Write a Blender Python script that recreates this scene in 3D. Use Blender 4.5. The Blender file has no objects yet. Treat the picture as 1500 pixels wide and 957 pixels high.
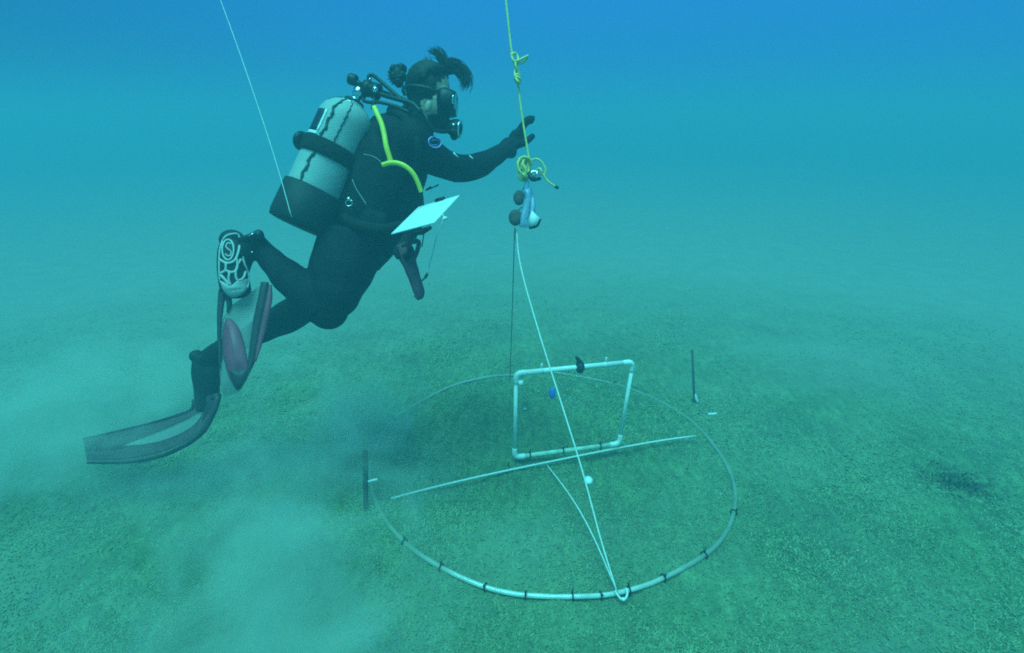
import bpy, bmesh, math, random
import numpy as np
from mathutils import Vector, Matrix
from mathutils.bvhtree import BVHTree
random.seed(7); rng = np.random.default_rng(7)
R_ = math.radians
scn = bpy.context.scene
COL = scn.collection

# ------------------------------------------------------------------ camera
CAM = Vector((0, 0, 1.4)); PITCH = R_(20); F = 800.0           # F in pixels of a 1500 px wide frame
cd = bpy.data.cameras.new('camera'); cam = bpy.data.objects.new('camera', cd); COL.objects.link(cam)
cam.location = CAM; cam.rotation_euler = (R_(90) - PITCH, 0, 0)
cd.sensor_width = 36; cd.lens = F / 1500 * 36; cd.clip_start = 0.05; cd.clip_end = 500
scn.camera = cam
AX = Vector((1, 0, 0)); AU = Vector((0, math.sin(PITCH), math.cos(PITCH))); AF = Vector((0, math.cos(PITCH), -math.sin(PITCH)))

# ------------------------------------------------------------------ water light (the sky seen under water) and the sun through it
w = bpy.data.worlds.new('World'); scn.world = w; w.use_nodes = True
nt = w.node_tree; nt.nodes.clear()
out = nt.nodes.new('ShaderNodeOutputWorld'); bg = nt.nodes.new('ShaderNodeBackground')
tc = nt.nodes.new('ShaderNodeTexCoord'); sx = nt.nodes.new('ShaderNodeSeparateXYZ'); mr = nt.nodes.new('ShaderNodeMapRange'); cr = nt.nodes.new('ShaderNodeValToRGB')
nt.links.new(tc.outputs['Generated'], sx.inputs[0]); nt.links.new(sx.outputs['Z'], mr.inputs['Value'])
mr.inputs['From Min'].default_value = -1; mr.inputs['From Max'].default_value = 1
nt.links.new(mr.outputs[0], cr.inputs[0]); # lens edge darkening put into the water colour, dimmer away from ahead
dp = nt.nodes.new('ShaderNodeVectorMath'); dp.operation = 'DOT_PRODUCT'; dp.inputs[1].default_value = (.30, .954, 0); nt.links.new(tc.outputs['Generated'], dp.inputs[0])
gl = nt.nodes.new('ShaderNodeMapRange'); gl.interpolation_type = 'SMOOTHSTEP'; gl.inputs['From Min'].default_value = .4; gl.inputs['From Max'].default_value = 1; gl.inputs['To Min'].default_value = .62; gl.inputs['To Max'].default_value = 1; nt.links.new(dp.outputs['Value'], gl.inputs['Value'])
mu = nt.nodes.new('ShaderNodeVectorMath'); mu.operation = 'SCALE'; nt.links.new(cr.outputs[0], mu.inputs[0]); nt.links.new(gl.outputs[0], mu.inputs['Scale']); nt.links.new(mu.outputs[0], bg.inputs['Color']); nt.links.new(bg.outputs[0], out.inputs['Surface'])
WORLD = [(0.0, (.018, .20, .22)), (0.46, (.020, .27, .32)), (0.5, (.019, .27, .66)), (0.55, (.018, .235, .70)), (0.62, (.018, .25, .78)), (1.0, (.08, .62, 1.0))]
e = cr.color_ramp.elements
while len(e) < len(WORLD): e.new(0.5)
for k, (p, c) in enumerate(WORLD): e[k].position = p; e[k].color = (*c, 1)
bg.inputs['Strength'].default_value = 1.0
sd = bpy.data.lights.new('sun', 'SUN'); sun = bpy.data.objects.new('sun', sd); COL.objects.link(sun)
sd.energy = 5.0; sd.angle = R_(42); sd.color = (0.16, 1.0, 0.90)     # daylight that has come down through the green water
sun.rotation_euler = Vector((-0.14, -0.26, 0.95)).to_track_quat('Z', 'Y').to_euler()
scn.view_settings.view_transform = 'Standard'; scn.view_settings.look = 'None'
scn.view_settings.exposure = 0; scn.view_settings.gamma = 1; scn.view_settings.use_curve_mapping = False
scn.cycles.use_denoising = False; scn.cycles.pixel_filter_type = 'BLACKMAN_HARRIS'; scn.cycles.filter_width = 1.8; scn.cycles.use_adaptive_sampling = False
scn.cycles.volume_bounces = 2; scn.cycles.max_bounces = 8; scn.cycles.transparent_max_bounces = 12
HAZE = 0.132

# ------------------------------------------------------------------ helpers
def C(px, py, d):                      # a point d metres ahead of the lens plane
    return CAM + d * ((px - 750) / F * AX + (478.5 - py) / F * AU + AF)
def G(px, py, z=0.0):                  # the point of the level z behind a pixel
    r = (px - 750) / F * AX + (478.5 - py) / F * AU + AF
    return CAM + r * ((z - CAM.z) / r.z)
def depth(p): return (p - CAM).dot(AF)
def catmull(P, n):
    P = [Vector(p) for p in P]
    if len(P) < 3: return [P[0].lerp(P[-1], i / n) for i in range(n + 1)]
    res = []
    Q = [P[0] * 2 - P[1]] + P + [P[-1] * 2 - P[-2]]
    for i in range(1, len(Q) - 2):
        a, b, c, d = Q[i - 1], Q[i], Q[i + 1], Q[i + 2]
        for k in range(n):
            t = k / n
            res.append(0.5 * ((2 * b) + (c - a) * t + (2 * a - 5 * b + 4 * c - d) * t * t + (3 * b - a - 3 * c + d) * t ** 3))
    res.append(P[-1]); return res

def interp(vals, n):
    m = len(vals) - 1; res = []
    for i in range(m):
        for k in range(n): res.append(vals[i] + (vals[i + 1] - vals[i]) * (0.5 - 0.5 * math.cos(math.pi * k / n)) )
    res.append(vals[-1]); return res

class MB:
    def __init__(s): s.v = []; s.f = []; s.m = []
    def add(s, vs, fs, mi=0):
        o = len(s.v); s.v += [tuple(v) for v in vs]; s.f += [tuple(i + o for i in f) for f in fs]; s.m += [mi] * len(fs); return s
    def tube(s, pts, r, n=8, smooth=0, closed=False, mi=0, flat=None, caps=True):
        """sweep; r a number or a list; flat = (direction, factor) squashes the section along a direction"""
        pts = [Vector(p) for p in pts]
        rr = list(r) if isinstance(r, (list, tuple)) else [r] * len(pts)
        if smooth and len(pts) > 2:
            rr = interp(rr, smooth); pts = catmull(pts, smooth)
        N = len(pts); vs = []; fs = []; up = None
        for i, p in enumerate(pts):
            if closed: t = pts[(i + 1) % N] - pts[i - 1]
            else: t = pts[min(i + 1, N - 1)] - pts[max(i - 1, 0)]
            if t.length < 1e-9: t = Vector((0, 0, 1))
            t.normalize()
            if up is None:
                up = t.orthogonal().normalized()
            else:
                up = (up - t * up.dot(t))
                up = up.normalized() if up.length > 1e-6 else t.orthogonal().normalized()
            sd_ = t.cross(up)
            for k in range(n):
                a = 2 * math.pi * k / n; off = (up * math.cos(a) + sd_ * math.sin(a)) * rr[i]
                if flat: off -= flat[0] * off.dot(flat[0]) * (1 - flat[1])
                vs.append(p + off)
        for i in range(N if closed else N - 1):
            j = (i + 1) % N
            for k in range(n):
                l = (k + 1) % n; fs.append((i * n + k, i * n + l, j * n + l, j * n + k))
        if caps and not closed:
            fs.append(tuple(range(n - 1, -1, -1))); fs.append(tuple((N - 1) * n + k for k in range(n)))
        return s.add(vs, fs, mi)
    def ellipsoid(s, c, ax, nu=16, nv=10, mi=0, jitter=0):
        """ax: three axis vectors"""
        c = Vector(c); vs = [c + ax[2]]; fs = []
        for j in range(1, nv):
            th = math.pi * j / nv
            for i in range(nu):
                ph = 2 * math.pi * i / nu; q = 1 + jitter * (random.random() - .5)
                vs.append(c + q * (ax[0] * (math.sin(th) * math.cos(ph)) + ax[1] * (math.sin(th) * math.sin(ph)) + ax[2] * math.cos(th)))
        vs.append(c - ax[2])
        for i in range(nu): fs.append((0, 1 + i, 1 + (i + 1) % nu))
        for j in range(nv - 2):
            for i in range(nu):
                a = 1 + j * nu; l = (i + 1) % nu; fs.append((a + i, a + nu + i, a + nu + l, a + l))
        a = 1 + (nv - 2) * nu
        for i in range(nu): fs.append((len(vs) - 1, a + (i + 1) % nu, a + i))
        return s.add(vs, fs, mi)
    def lathe(s, a, b, prof, n=24, mi=0, ref=None):
        """profile of (t along a->b in metres, radius)"""
        a = Vector(a); d = (Vector(b) - a).normalized(); u = d.orthogonal().normalized() if ref is None else (ref - d * ref.dot(d)).normalized(); v = d.cross(u)
        vs = []; fs = []
        for t, r in prof:
            for k in range(n):
                q = 2 * math.pi * k / n; vs.append(a + d * t + (u * math.cos(q) + v * math.sin(q)) * r)
        for i in range(len(prof) - 1):
            for k in range(n):
                l = (k + 1) % n; fs.append((i * n + k, i * n + l, (i + 1) * n + l, (i + 1) * n + k))
        fs.append(tuple(range(n - 1, -1, -1))); fs.append(tuple((len(prof) - 1) * n + k for k in range(n)))
        return s.add(vs, fs, mi)
    def prism(s, pts, thick, mi=0):
        """closed outline of 3-D points given a thickness vector"""
        n = len(pts); t = Vector(thick) / 2
        vs = [Vector(p) - t for p in pts] + [Vector(p) + t for p in pts]
        c = sum((Vector(p) for p in pts), Vector()) / n
        vs += [c - t, c + t]; fs = []
        for i in range(n):
            j = (i + 1) % n
            fs += [(2 * n, j, i), (2 * n + 1, n + i, n + j), (i, j, n + j, n + i)]
        return s.add(vs, fs, mi)
    def grid(s, rows, thick=0.0, mi=0):
        """rows of points -> a sheet with thickness"""
        nr, nc = len(rows), len(rows[0]); P = [[Vector(p) for p in r] for r in rows]
        def nrm(i, j):
            a = P[min(i + 1, nr - 1)][j] - P[max(i - 1, 0)][j]; b = P[i][min(j + 1, nc - 1)] - P[i][max(j - 1, 0)]
            c = a.cross(b); return c.normalized() if c.length > 1e-12 else Vector((0, 0, 1))
        top = [P[i][j] + nrm(i, j) * thick / 2 for i in range(nr) for j in range(nc)]
        bot = [P[i][j] - nrm(i, j) * thick / 2 for i in range(nr) for j in range(nc)]
        m = nr * nc; fs = []
        for i in range(nr - 1):
            for j in range(nc - 1):
                a = i * nc + j; q = (a, a + 1, a + nc + 1, a + nc); fs.append(q); fs.append(tuple(x + m for x in reversed(q)))
        for j in range(nc - 1):
            fs.append((j, m + j, m + j + 1, j + 1)); a = (nr - 1) * nc + j; fs.append((a, a + 1, m + a + 1, m + a))
        for i in range(nr - 1):
            a = i * nc; fs.append((a, a + nc, m + a + nc, m + a)); a = i * nc + nc - 1; fs.append((a, m + a, m + a + nc, a + nc))
        return s.add(top + bot, fs, mi)
    def box(s, c, ax, mi=0):
        c = Vector(c); vs = [c + ax[0] * i + ax[1] * j + ax[2] * k for i in (-1, 1) for j in (-1, 1) for k in (-1, 1)]
        return s.add(vs, [(0, 1, 3, 2), (4, 6, 7, 5), (0, 4, 5, 1), (2, 3, 7, 6), (0, 2, 6, 4), (1, 5, 7, 3)], mi)
    def build(s, name, mat, parent=None, smooth=True, loc=None):
        base = Vector(ROOT[parent.name]) if parent else Vector(loc if loc is not None else (0, 0, 0))
        me = bpy.data.meshes.new(name); me.from_pydata([tuple(Vector(v) - base) for v in s.v], [], s.f)
        for m in (mat if isinstance(mat, (list, tuple)) else [mat]): me.materials.append(m)
        me.polygons.foreach_set('material_index', s.m)
        me.polygons.foreach_set('use_smooth', [smooth] * len(s.f)); 
        bm = bmesh.new(); bm.from_mesh(me); bmesh.ops.recalc_face_normals(bm, faces=bm.faces); bm.to_mesh(me); bm.free(); me.update()
        o = bpy.data.objects.new(name, me); COL.objects.link(o)
        if parent: o.parent = parent
        else: o.location = base
        ROOT[o.name] = base
        return o
ROOT = {}
def tag(o, label=None, cat=None, group=None, kind=None):
    for k, v in (('label', label), ('category', cat), ('group', group), ('kind', kind)):
        if v: o[k] = v
    return o
def thing(name, loc, label, cat, group=None):
    o = bpy.data.objects.new(name, None); COL.objects.link(o); o.location = loc; o.empty_display_size = .05
    ROOT[o.name] = Vector(loc); return tag(o, label, cat, group)
def bevel(o, wd=.002, seg=2):
    m = o.modifiers.new('bevel', 'BEVEL'); m.width = wd; m.segments = seg; m.limit_method = 'ANGLE'; return o

# ------------------------------------------------------------------ materials
def mat(name, col, rough=.6, metal=0, spec=.4, trans=0, alpha=1, var=0.0, vscale=30, bump=0, bscale=120, coat=0, hue=None):
    m = bpy.data.materials.new(name); m.use_nodes = True; n = m.node_tree; b = n.nodes['Principled BSDF']
    b.inputs['Base Color'].default_value = (*col, 1); b.inputs['Roughness'].default_value = rough; b.inputs['Metallic'].default_value = metal
    b.inputs['Specular IOR Level'].default_value = spec; b.inputs['Alpha'].default_value = alpha; b.inputs['Transmission Weight'].default_value = trans
    b.inputs['Coat Weight'].default_value = coat
    t = n.nodes.new('ShaderNodeTexCoord')
    if var:
        z = n.nodes.new('ShaderNodeTexNoise'); z.inputs['Scale'].default_value = vscale; z.inputs['Detail'].default_value = 5
        mx = n.nodes.new('ShaderNodeMix'); mx.data_type = 'RGBA'
        c2 = hue or tuple(min(1, c * (1 + var)) for c in col); c1 = tuple(c * (1 - var) for c in col)
        mx.inputs[6].default_value = (*c1, 1); mx.inputs[7].default_value = (*c2, 1)
        rp = n.nodes.new('ShaderNodeMapRange'); rp.inputs['From Min'].default_value = .3; rp.inputs['From Max'].default_value = .7
        n.links.new(t.outputs['Object'], z.inputs['Vector']); n.links.new(z.outputs[0], rp.inputs[0]); n.links.new(rp.outputs[0], mx.inputs[0]); n.links.new(mx.outputs[2], b.inputs['Base Color'])
    if bump:
        z = n.nodes.new('ShaderNodeTexNoise'); z.inputs['Scale'].default_value = bscale; z.inputs['Detail'].default_value = 4
        bp = n.nodes.new('ShaderNodeBump'); bp.inputs['Strength'].default_value = bump; bp.inputs['Distance'].default_value = .004
        n.links.new(t.outputs['Object'], z.inputs['Vector']); n.links.new(z.outputs[0], bp.inputs['Height']); n.links.new(bp.outputs[0], b.inputs['Normal'])
    return m
def clear_mat(name, col, opaque=.4, rough=.15, spec=.6):      # see-through plastic: part of the light goes straight on
    m = mat(name, col, rough, spec=spec, var=.1); n = m.node_tree; b = n.nodes['Principled BSDF']; o = n.nodes['Material Output']
    t = n.nodes.new('ShaderNodeBsdfTransparent'); mx = n.nodes.new('ShaderNodeMixShader'); mx.inputs[0].default_value = opaque
    n.links.new(t.outputs[0], mx.inputs[1]); n.links.new(b.outputs[0], mx.inputs[2]); n.links.new(mx.outputs[0], o.inputs['Surface']); return m
M = {}
M['neoprene'] = mat('neoprene', (.009, .010, .013), .8, spec=.2, var=.35, vscale=25, bump=.5, bscale=60)
M['nylon'] = mat('nylon', (.014, .017, .015), .85, spec=.2, var=.35, vscale=40, bump=.6, bscale=150)
M['skin'] = mat('skin', (.40, .29, .20), .55, spec=.4, var=.12, vscale=40)
M['hair'] = mat('hair', (.012, .010, .009), .6, spec=.3, var=.4, vscale=80)
M['rubber'] = mat('rubber', (.010, .012, .014), .5, spec=.4)
M['lens'] = mat('lens', (.03, .04, .05), .05, spec=.9, coat=.6)
M['chrome'] = mat('chrome', (.75, .77, .78), .18, metal=1)
M['white'] = mat('white', (.80, .82, .80), .5, var=.04)
M['pvc'] = mat('pvc', (.88, .90, .86), .4, var=.10, vscale=25)
M['pvc_algae'] = mat('pvc_algae', (.62, .70, .55), .6, var=.25, vscale=30)
M['cord_white'] = mat('cord_white', (.78, .80, .76), .7, var=.12, vscale=60)
M['cord_grey'] = mat('cord_grey', (.30, .33, .33), .7, var=.2)
M['cord_dark'] = mat('cord_dark', (.06, .08, .07), .8)
M['yellow'] = mat('yellow', (.88, .66, .12), .6, var=.25, vscale=90, hue=(.95, .76, .30))
M['yellow_hose'] = mat('yellow_hose', (.95, .74, .05), .35, spec=.5)
M['tie'] = mat('tie', (.02, .025, .025), .6)
M['stake'] = mat('stake', (.07, .075, .065), .8, var=.4, vscale=40)
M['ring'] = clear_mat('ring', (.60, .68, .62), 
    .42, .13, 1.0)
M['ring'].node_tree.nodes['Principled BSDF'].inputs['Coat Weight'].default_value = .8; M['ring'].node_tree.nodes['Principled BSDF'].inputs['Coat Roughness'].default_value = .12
M['pouch'] = clear_mat('pouch', (.45, .55, .80), .62, .25)
M['brown'] = mat('brown', (.10, .075, .065), .8, var=.5, vscale=40, bump=.4)
M['blue'] = mat('blue', (.10, .20, .75), .5)
M['badge'] = mat('badge', (.06, .07, .20), .6)
M['label_dark'] = mat('label_dark', (.012, .018, .03), .5)
M['badge_line'] = mat('badge_line', (.50, .42, .85), .6)
M['fin_dark'] = mat('fin_dark', (.05, .035, .045), .55, spec=.4, var=.3, vscale=20)
M['fin_purple'] = mat('fin_purple', (.34, .07, .12), .5, spec=.4, var=.3, vscale=18)
M['fin_pale'] = clear_mat('fin_pale', (.33, .34, .31), .5, .5)
M['fin_grey'] = clear_mat('fin_grey', (.12, .05, .06), .56, .6)
M['sole'] = mat('sole', (.50, .50, .48), .6, var=.15)
M['tool'] = mat('tool', (.14, .045, .07), .55, var=.25, vscale=30)
M['boot_black'] = mat('boot_black', (.012, .014, .016), .65, var=.3, vscale=30)

def tank_mat():        # pale painted steel under a fine netting
    m = mat('tank_paint', (.40, .45, .43), .5, spec=.4, var=.10, vscale=14); n = m.node_tree; b = n.nodes['Principled BSDF']
    t = n.nodes.new('ShaderNodeTexCoord'); wv = []
    for rot in (0.6, -0.6):
        mp = n.nodes.new('ShaderNodeMapping'); mp.inputs['Rotation'].default_value = (rot, rot * .7, rot * .5)
        wt = n.nodes.new('ShaderNodeTexWave'); wt.inputs['Scale'].default_value = 70; wt.inputs['Distortion'].default_value = .4
        n.links.new(t.outputs['Object'], mp.inputs[0]); n.links.new(mp.outputs[0], wt.inputs['Vector']); wv.append(wt)
    mn = n.nodes.new('ShaderNodeMath'); mn.operation = 'MAXIMUM'; n.links.new(wv[0].outputs['Fac'], mn.inputs[0]); n.links.new(wv[1].outputs['Fac'], mn.inputs[1])
    bp = n.nodes.new('ShaderNodeBump'); bp.inputs['Strength'].default_value = .5; bp.inputs['Distance'].default_value = .002
    n.links.new(mn.outputs[0], bp.inputs['Height']); n.links.new(bp.outputs[0], b.inputs['Normal']); return m
M['tank'] = tank_mat()

# ------------------------------------------------------------------ seabed
VT = {}
def vnoise(x, y, seed):
    if seed not in VT: VT[seed] = np.random.default_rng(seed).random((256, 256))
    T = VT[seed]; xi = np.floor(x).astype(int); yi = np.floor(y).astype(int); fx = x - xi; fy = y - yi
    fx = fx * fx * (3 - 2 * fx); fy = fy * fy * (3 - 2 * fy); a = T[xi % 256, yi % 256]; b = T[(xi + 1) % 256, yi % 256]; c = T[xi % 256, (yi + 1) % 256]; d = T[(xi + 1) % 256, (yi + 1) % 256]
    return (a * (1 - fx) + b * fx) * (1 - fy) + (c * (1 - fx) + d * fx) * fy - .5
def fbm(x, y, seed, oct=4):
    s = 0; a = 1
    for k in range(oct): s = s + a * vnoise(x, y, seed + k); x = x * 2.03 + 7; y = y * 2.03 + 3; a *= .5
    return s
def turf_amount(x, y):
    d = .92 + .9 * fbm(x * .9, y * .9, 60, 4) - .12 * np.clip(-x - .3, 0, 1.2) + .5 * np.exp(-((x - .17) ** 2 + (y - 2.2) ** 2) / .7)
    far = 1 - np.clip((np.hypot(x, y) - 2.6) / 3.4, 0, 1)  # turf thins with distance so the far ground pales like the haze
    return np.clip(d, .25, 1) * far
def relief(x, y):
    t = turf_amount(x, y)
    z = .050 * fbm(x * .9, y * .9, 11, 3) + t * (.035 * fbm(x * 4, y * 4, 12, 4) + .016 * fbm(x * 22, y * 22, 13, 3)) + .010 * fbm(x * 6, y * 6, 14, 3)
    fade = np.exp(-((x) ** 2 + (y - 2) ** 2) / 60)
    return z * (0.3 + .7 * fade) - .012
n = 620
u = np.linspace(-1, 1, n); ax_ = 2.6 * np.sinh(u * 3.55) / np.sinh(1.0) / 1.0
ax_ = ax_ * (58 / ax_.max())
def axis(center, span, n):
    u = np.linspace(-1, 1, n); k = 4.3; return center + span * np.sinh(k * u) / math.sinh(k)
gx = axis(0.2, 58, n); gy = axis(1.9, 58, n)
X, Y = np.meshgrid(gx, gy); Z = relief(X, Y)
me = bpy.data.meshes.new('seabed'); nv = n * n; me.vertices.add(nv); me.vertices.foreach_set('co', np.stack([X, Y, Z], -1).astype(np.float32).ravel())
ii = np.arange(n - 1)[:, None] * n + np.arange(n - 1)[None, :]
quads = np.stack([ii, ii + 1, ii + n + 1, ii + n], -1).reshape(-1, 4); nf = len(quads)
me.loops.add(nf * 4); me.loops.foreach_set('vertex_index', quads.ravel().astype(np.int32)); me.polygons.add(nf)
me.polygons.foreach_set('loop_start', np.arange(nf, dtype=np.int32) * 4); me.polygons.foreach_set('use_smooth', np.ones(nf, bool)); me.update(); me.validate()
ca = me.attributes.new('turf', 'FLOAT', 'POINT'); ca.data.foreach_set('value', turf_amount(X, Y).astype(np.float32).ravel())
seabed = bpy.data.objects.new('seabed', me); COL.objects.link(seabed); tag(seabed, 'sandy seabed with a thin green brown algal turf', kind='structure')
m = bpy.data.materials.new('seabed'); m.use_nodes = True; nn = m.node_tree; b = nn.nodes['Principled BSDF']; b.inputs['Roughness'].default_value = .95; b.inputs['Specular IOR Level'].default_value = .1
tc = nn.nodes.new('ShaderNodeTexCoord')
def noise(scale, det, src=None, stretch=None, rot=0):
    z = nn.nodes.new('ShaderNodeTexNoise'); z.inputs['Scale'].default_value = scale; z.inputs['Detail'].default_value = det; z.inputs['Roughness'].default_value = .62
    mp = nn.nodes.new('ShaderNodeMapping'); mp.inputs['Rotation'].default_value = (0, 0, rot)
    if stretch: mp.inputs['Scale'].default_value = stretch
    nn.links.new(tc.outputs['Object'], mp.inputs[0]); nn.links.new(mp.outputs[0], z.inputs['Vector']); return z
def ramp(src, a, b_, ca_, cb_):
    r = nn.nodes.new('ShaderNodeValToRGB'); r.color_ramp.elements[0].position = a; r.color_ramp.elements[1].position = b_; r.color_ramp.elements[0].color = (*ca_, 1); r.color_ramp.elements[1].color = (*cb_, 1)
    nn.links.new(src, r.inputs[0]); return r
def mixc(fac, a, b_, mode='MIX'):
    x = nn.nodes.new('ShaderNodeMix'); x.data_type = 'RGBA'; x.blend_type = mode
    if isinstance(fac, float): x.inputs[0].default_value = fac
    else: nn.links.new(fac, x.inputs[0])
    nn.links.new(a, x.inputs[6]); nn.links.new(b_, x.inputs[7]); return x.outputs[2]
TURF_A, TURF_B = (.115, .195, .085), (.205, .30, .145)
SAND_HAZE_A, SAND_HAZE_B = (.29, .33, .25), (.35, .385, .30)  # sand, kept pale so distant ground takes on the haze tone
n1 = noise(26, 8); n2 = noise(2.2, 5); n3 = noise(9, 6, stretch=(3.2, .8, 1), rot=R_(-38))
turf_c = ramp(n1.outputs[0], .34, .68, TURF_A, TURF_B)
big = ramp(n2.outputs[0], .32, .68, (.68, .70, .72), (1.24, 1.22, 1.18))
st = ramp(n3.outputs[0], .36, .66, (.66, .70, .70), (1.24, 1.22, 1.18))
t1 = mixc(1.0, turf_c.outputs[0], big.outputs[0], 'MULTIPLY'); t2 = mixc(.8, t1, st.outputs[0], 'MULTIPLY')
s1 = ramp(noise(5, 7).outputs[0], .3, .7, SAND_HAZE_A, SAND_HAZE_B)
at = nn.nodes.new('ShaderNodeAttribute'); at.attribute_name = 'turf'
nn.links.new(mixc(at.outputs['Fac'], s1.outputs[0], t2), b.inputs['Base Color'])
bp = nn.nodes.new('ShaderNodeBump'); bp.inputs['Strength'].default_value = .6; bp.inputs['Distance'].default_value = .012
bp.inputs['Strength'].default_value = .9; nn.links.new(noise(55, 8).outputs[0], bp.inputs['Height']); nn.links.new(bp.outputs[0], b.inputs['Normal']); me.materials.append(m)
def mesh_z(x, y):                 # height of the seabed mesh itself
    i = np.clip(np.searchsorted(gx, x) - 1, 0, n - 2); j = np.clip(np.searchsorted(gy, y) - 1, 0, n - 2); fx = (x - gx[i]) / (gx[i + 1] - gx[i]); fy = (y - gy[j]) / (gy[j + 1] - gy[j])
    return (Z[j, i] * (1 - fx) + Z[j, i + 1] * fx) * (1 - fy) + (Z[j + 1, i] * (1 - fx) + Z[j + 1, i + 1] * fx) * fy
def ground_z(x, y): return float(mesh_z(np.array([x]), np.array([y]))[0])

# algal turf: a felt of short blades on the part of the bottom near enough to show it
NB = 270000
by = .6 + 5.6 * rng.random(NB * 3) ** 1.6; bx = rng.uniform(-1.1, 1.1, NB * 3) * (by * .94 + .55)
dens = turf_amount(bx, by) ** 1.5 * np.clip(.6 + .9 * fbm(bx * 3, by * 3, 71, 4), .2, 1) * np.clip((6.2 - by) / 4.6, 0, 1) ** 1.3
keep = rng.random(NB * 3) < dens; bx, by = bx[keep][:NB], by[keep][:NB]; k = len(bx); bz = mesh_z(bx, by)
ang = rng.uniform(0, 2 * math.pi, k); ln = rng.uniform(.005, .013, k) * (.7 + .25 * by) * (1 + np.clip(2 * fbm(bx * 2, by * 2, 73, 3), -.5, 1)); lean = rng.choice([-1, 1], k) * rng.uniform(1.2, 1.52, k); wd = rng.uniform(.0012, .0028, k) * (.7 + .25 * by)
la = ang + rng.normal(1.2, .8, k)
p0 = np.stack([bx, by, bz - .001], -1); sdv = np.stack([np.cos(ang), np.sin(ang), 0 * ang], -1) * wd[:, None]
tip = p0 + np.stack([np.cos(la) * np.sin(lean) * ln, np.sin(la) * np.sin(lean) * ln, np.abs(np.cos(lean)) * ln + .003], -1)
mid = (p0 + tip) / 2 + np.stack([rng.normal(0, .003, k), rng.normal(0, .003, k), np.full(k, .002)], -1)
V = np.stack([p0 - sdv, p0 + sdv, mid + sdv * .8, mid - sdv * .8, tip], 1).reshape(-1, 3); q = np.arange(k)[:, None] * 5
F1 = (q + np.array([[0, 1, 2, 3]])); F2 = (q + np.array([[3, 2, 4]]))
me = bpy.data.meshes.new('algae_turf'); me.vertices.add(len(V)); me.vertices.foreach_set('co', V.astype(np.float32).ravel())
me.loops.add(k * 7); me.loops.foreach_set('vertex_index', np.concatenate([F1, F2], 1).ravel().astype(np.int32)); me.polygons.add(2 * k)
me.polygons.foreach_set('loop_start', np.stack([np.arange(k) * 7, np.arange(k) * 7 + 4], 1).ravel().astype(np.int32)); me.update(); me.validate()
M['algae'] = mat('algae', (.29, .39, .20), .9, spec=.1, var=.22, vscale=40, hue=(.37, .48, .25)); me.materials.append(M['algae'])
nn = M['algae'].node_tree; tr = nn.nodes.new('ShaderNodeBsdfTranslucent'); tr.inputs[0].default_value = (.34, .46, .24, 1); mx = nn.nodes.new('ShaderNodeMixShader'); mx.inputs[0].default_value = .12
nn.links.new(nn.nodes['Principled BSDF'].outputs[0], mx.inputs[1]); nn.links.new(tr.outputs[0], mx.inputs[2]); nn.links.new(mx.outputs[0], nn.nodes['Material Output'].inputs['Surface'])
o = bpy.data.objects.new('algae_turf', me); COL.objects.link(o); tag(o, 'felt of short green brown algae on the seabed', kind='stuff')

# ------------------------------------------------------------------ diver: one continuous body, grown as a union and skinned over
PXM = lambda r, d: r * d / F
def T(mb, pts, n=14, smooth=6, flat=None):      # pts of (px, py, depth, radius px)
    mb.tube([C(a, b_, d) for a, b_, d, r in pts], [PXM(r, d) for a, b_, d, r in pts], n=n, smooth=smooth, flat=flat)
def E(mb, px, py, d, rx, ry, rz, rot=0):        # ellipsoid, radii in px, rot in degrees clockwise in the picture
    a = R_(rot); u = AX * math.cos(a) - AU * math.sin(a); v = AX * math.sin(a) + AU * math.cos(a); s = d / F
    mb.ellipsoid(C(px, py, d), (u * rx * s, AF * rz * s, v * ry * s), 20, 14)
body = MB()
# trunk and hips
T(body, [(606, 176, 1.97, 25), (588, 206, 1.98, 46), (572, 245, 1.99, 55), (556, 290, 2.0, 55), (532, 335, 2.0, 57), (510, 368, 2.0, 52)], 20)
E(body, 585, 222, 1.98, 44, 52, 70, 25); E(body, 540, 320, 2.0, 52, 60, 64, 28)
E(body, 606, 206, 1.86, 30, 32, 30); E(body, 600, 206, 2.12, 30, 32, 30)
# neck and head
T(body, [(604, 186, 1.97, 34), (616, 166, 1.97, 25), (626, 148, 1.97, 25)])
E(body, 628, 131, 1.97, 31, 35, 30, 5); E(body, 640, 160, 1.97, 19, 24, 25, -12); E(body, 646, 184, 1.97, 11, 9, 12)
E(body, 660, 162, 1.97, 8, 7, 7, 30); E(body, 655, 180, 1.97, 7, 5, 11); E(body, 652, 140, 1.97, 9, 9, 22)
E(body, 627, 156, 1.872, 6, 10, 4, 15); E(body, 627, 156, 2.068, 6, 10, 4, 15)
# reaching right arm
T(body, [(604, 208, 1.87, 30), (632, 230, 1.90, 24.5), (655, 242, 1.96, 21), (676, 247, 2.05, 20), (700, 243, 2.12, 18.5), (724, 230, 2.19, 14), (746, 215, 2.25, 10.5)], 16)
E(body, 668, 252, 2.03, 16, 15, 18)
T(body, [(739, 221, 2.23, 13), (747, 215, 2.25, 14), (754, 220, 2.25, 13)])
E(body, 748, 222, 2.24, 9, 10, 14, -35)
# right hand: palm, four bent fingers side by side in depth, thumb below
E(body, 757, 203, 2.27, 12, 15, 15, 35)
for dd, e_, l in ((2.235, 0, 1.0), (2.262, -2, 1.06), (2.289, 0, 1.0), (2.314, 3, .85)):
    T(body, [(757, 200 + e_, dd, 5.2), (763, 189 + e_, dd, 4.8), (768 + 2 * l, 179 + e_, dd, 4.4), (776 * l + 776 * (1 - l) - 1, 175.5 + e_, dd, 4.1), (783 - 6 * (1 - l), 175 + e_, dd, 3.4)], 10, 4)
T(body, [(756, 212, 2.24, 6.5), (766, 210, 2.225, 5.8), (775, 204, 2.225, 5.0), (782, 198, 2.23, 4.0)], 10, 4)
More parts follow.
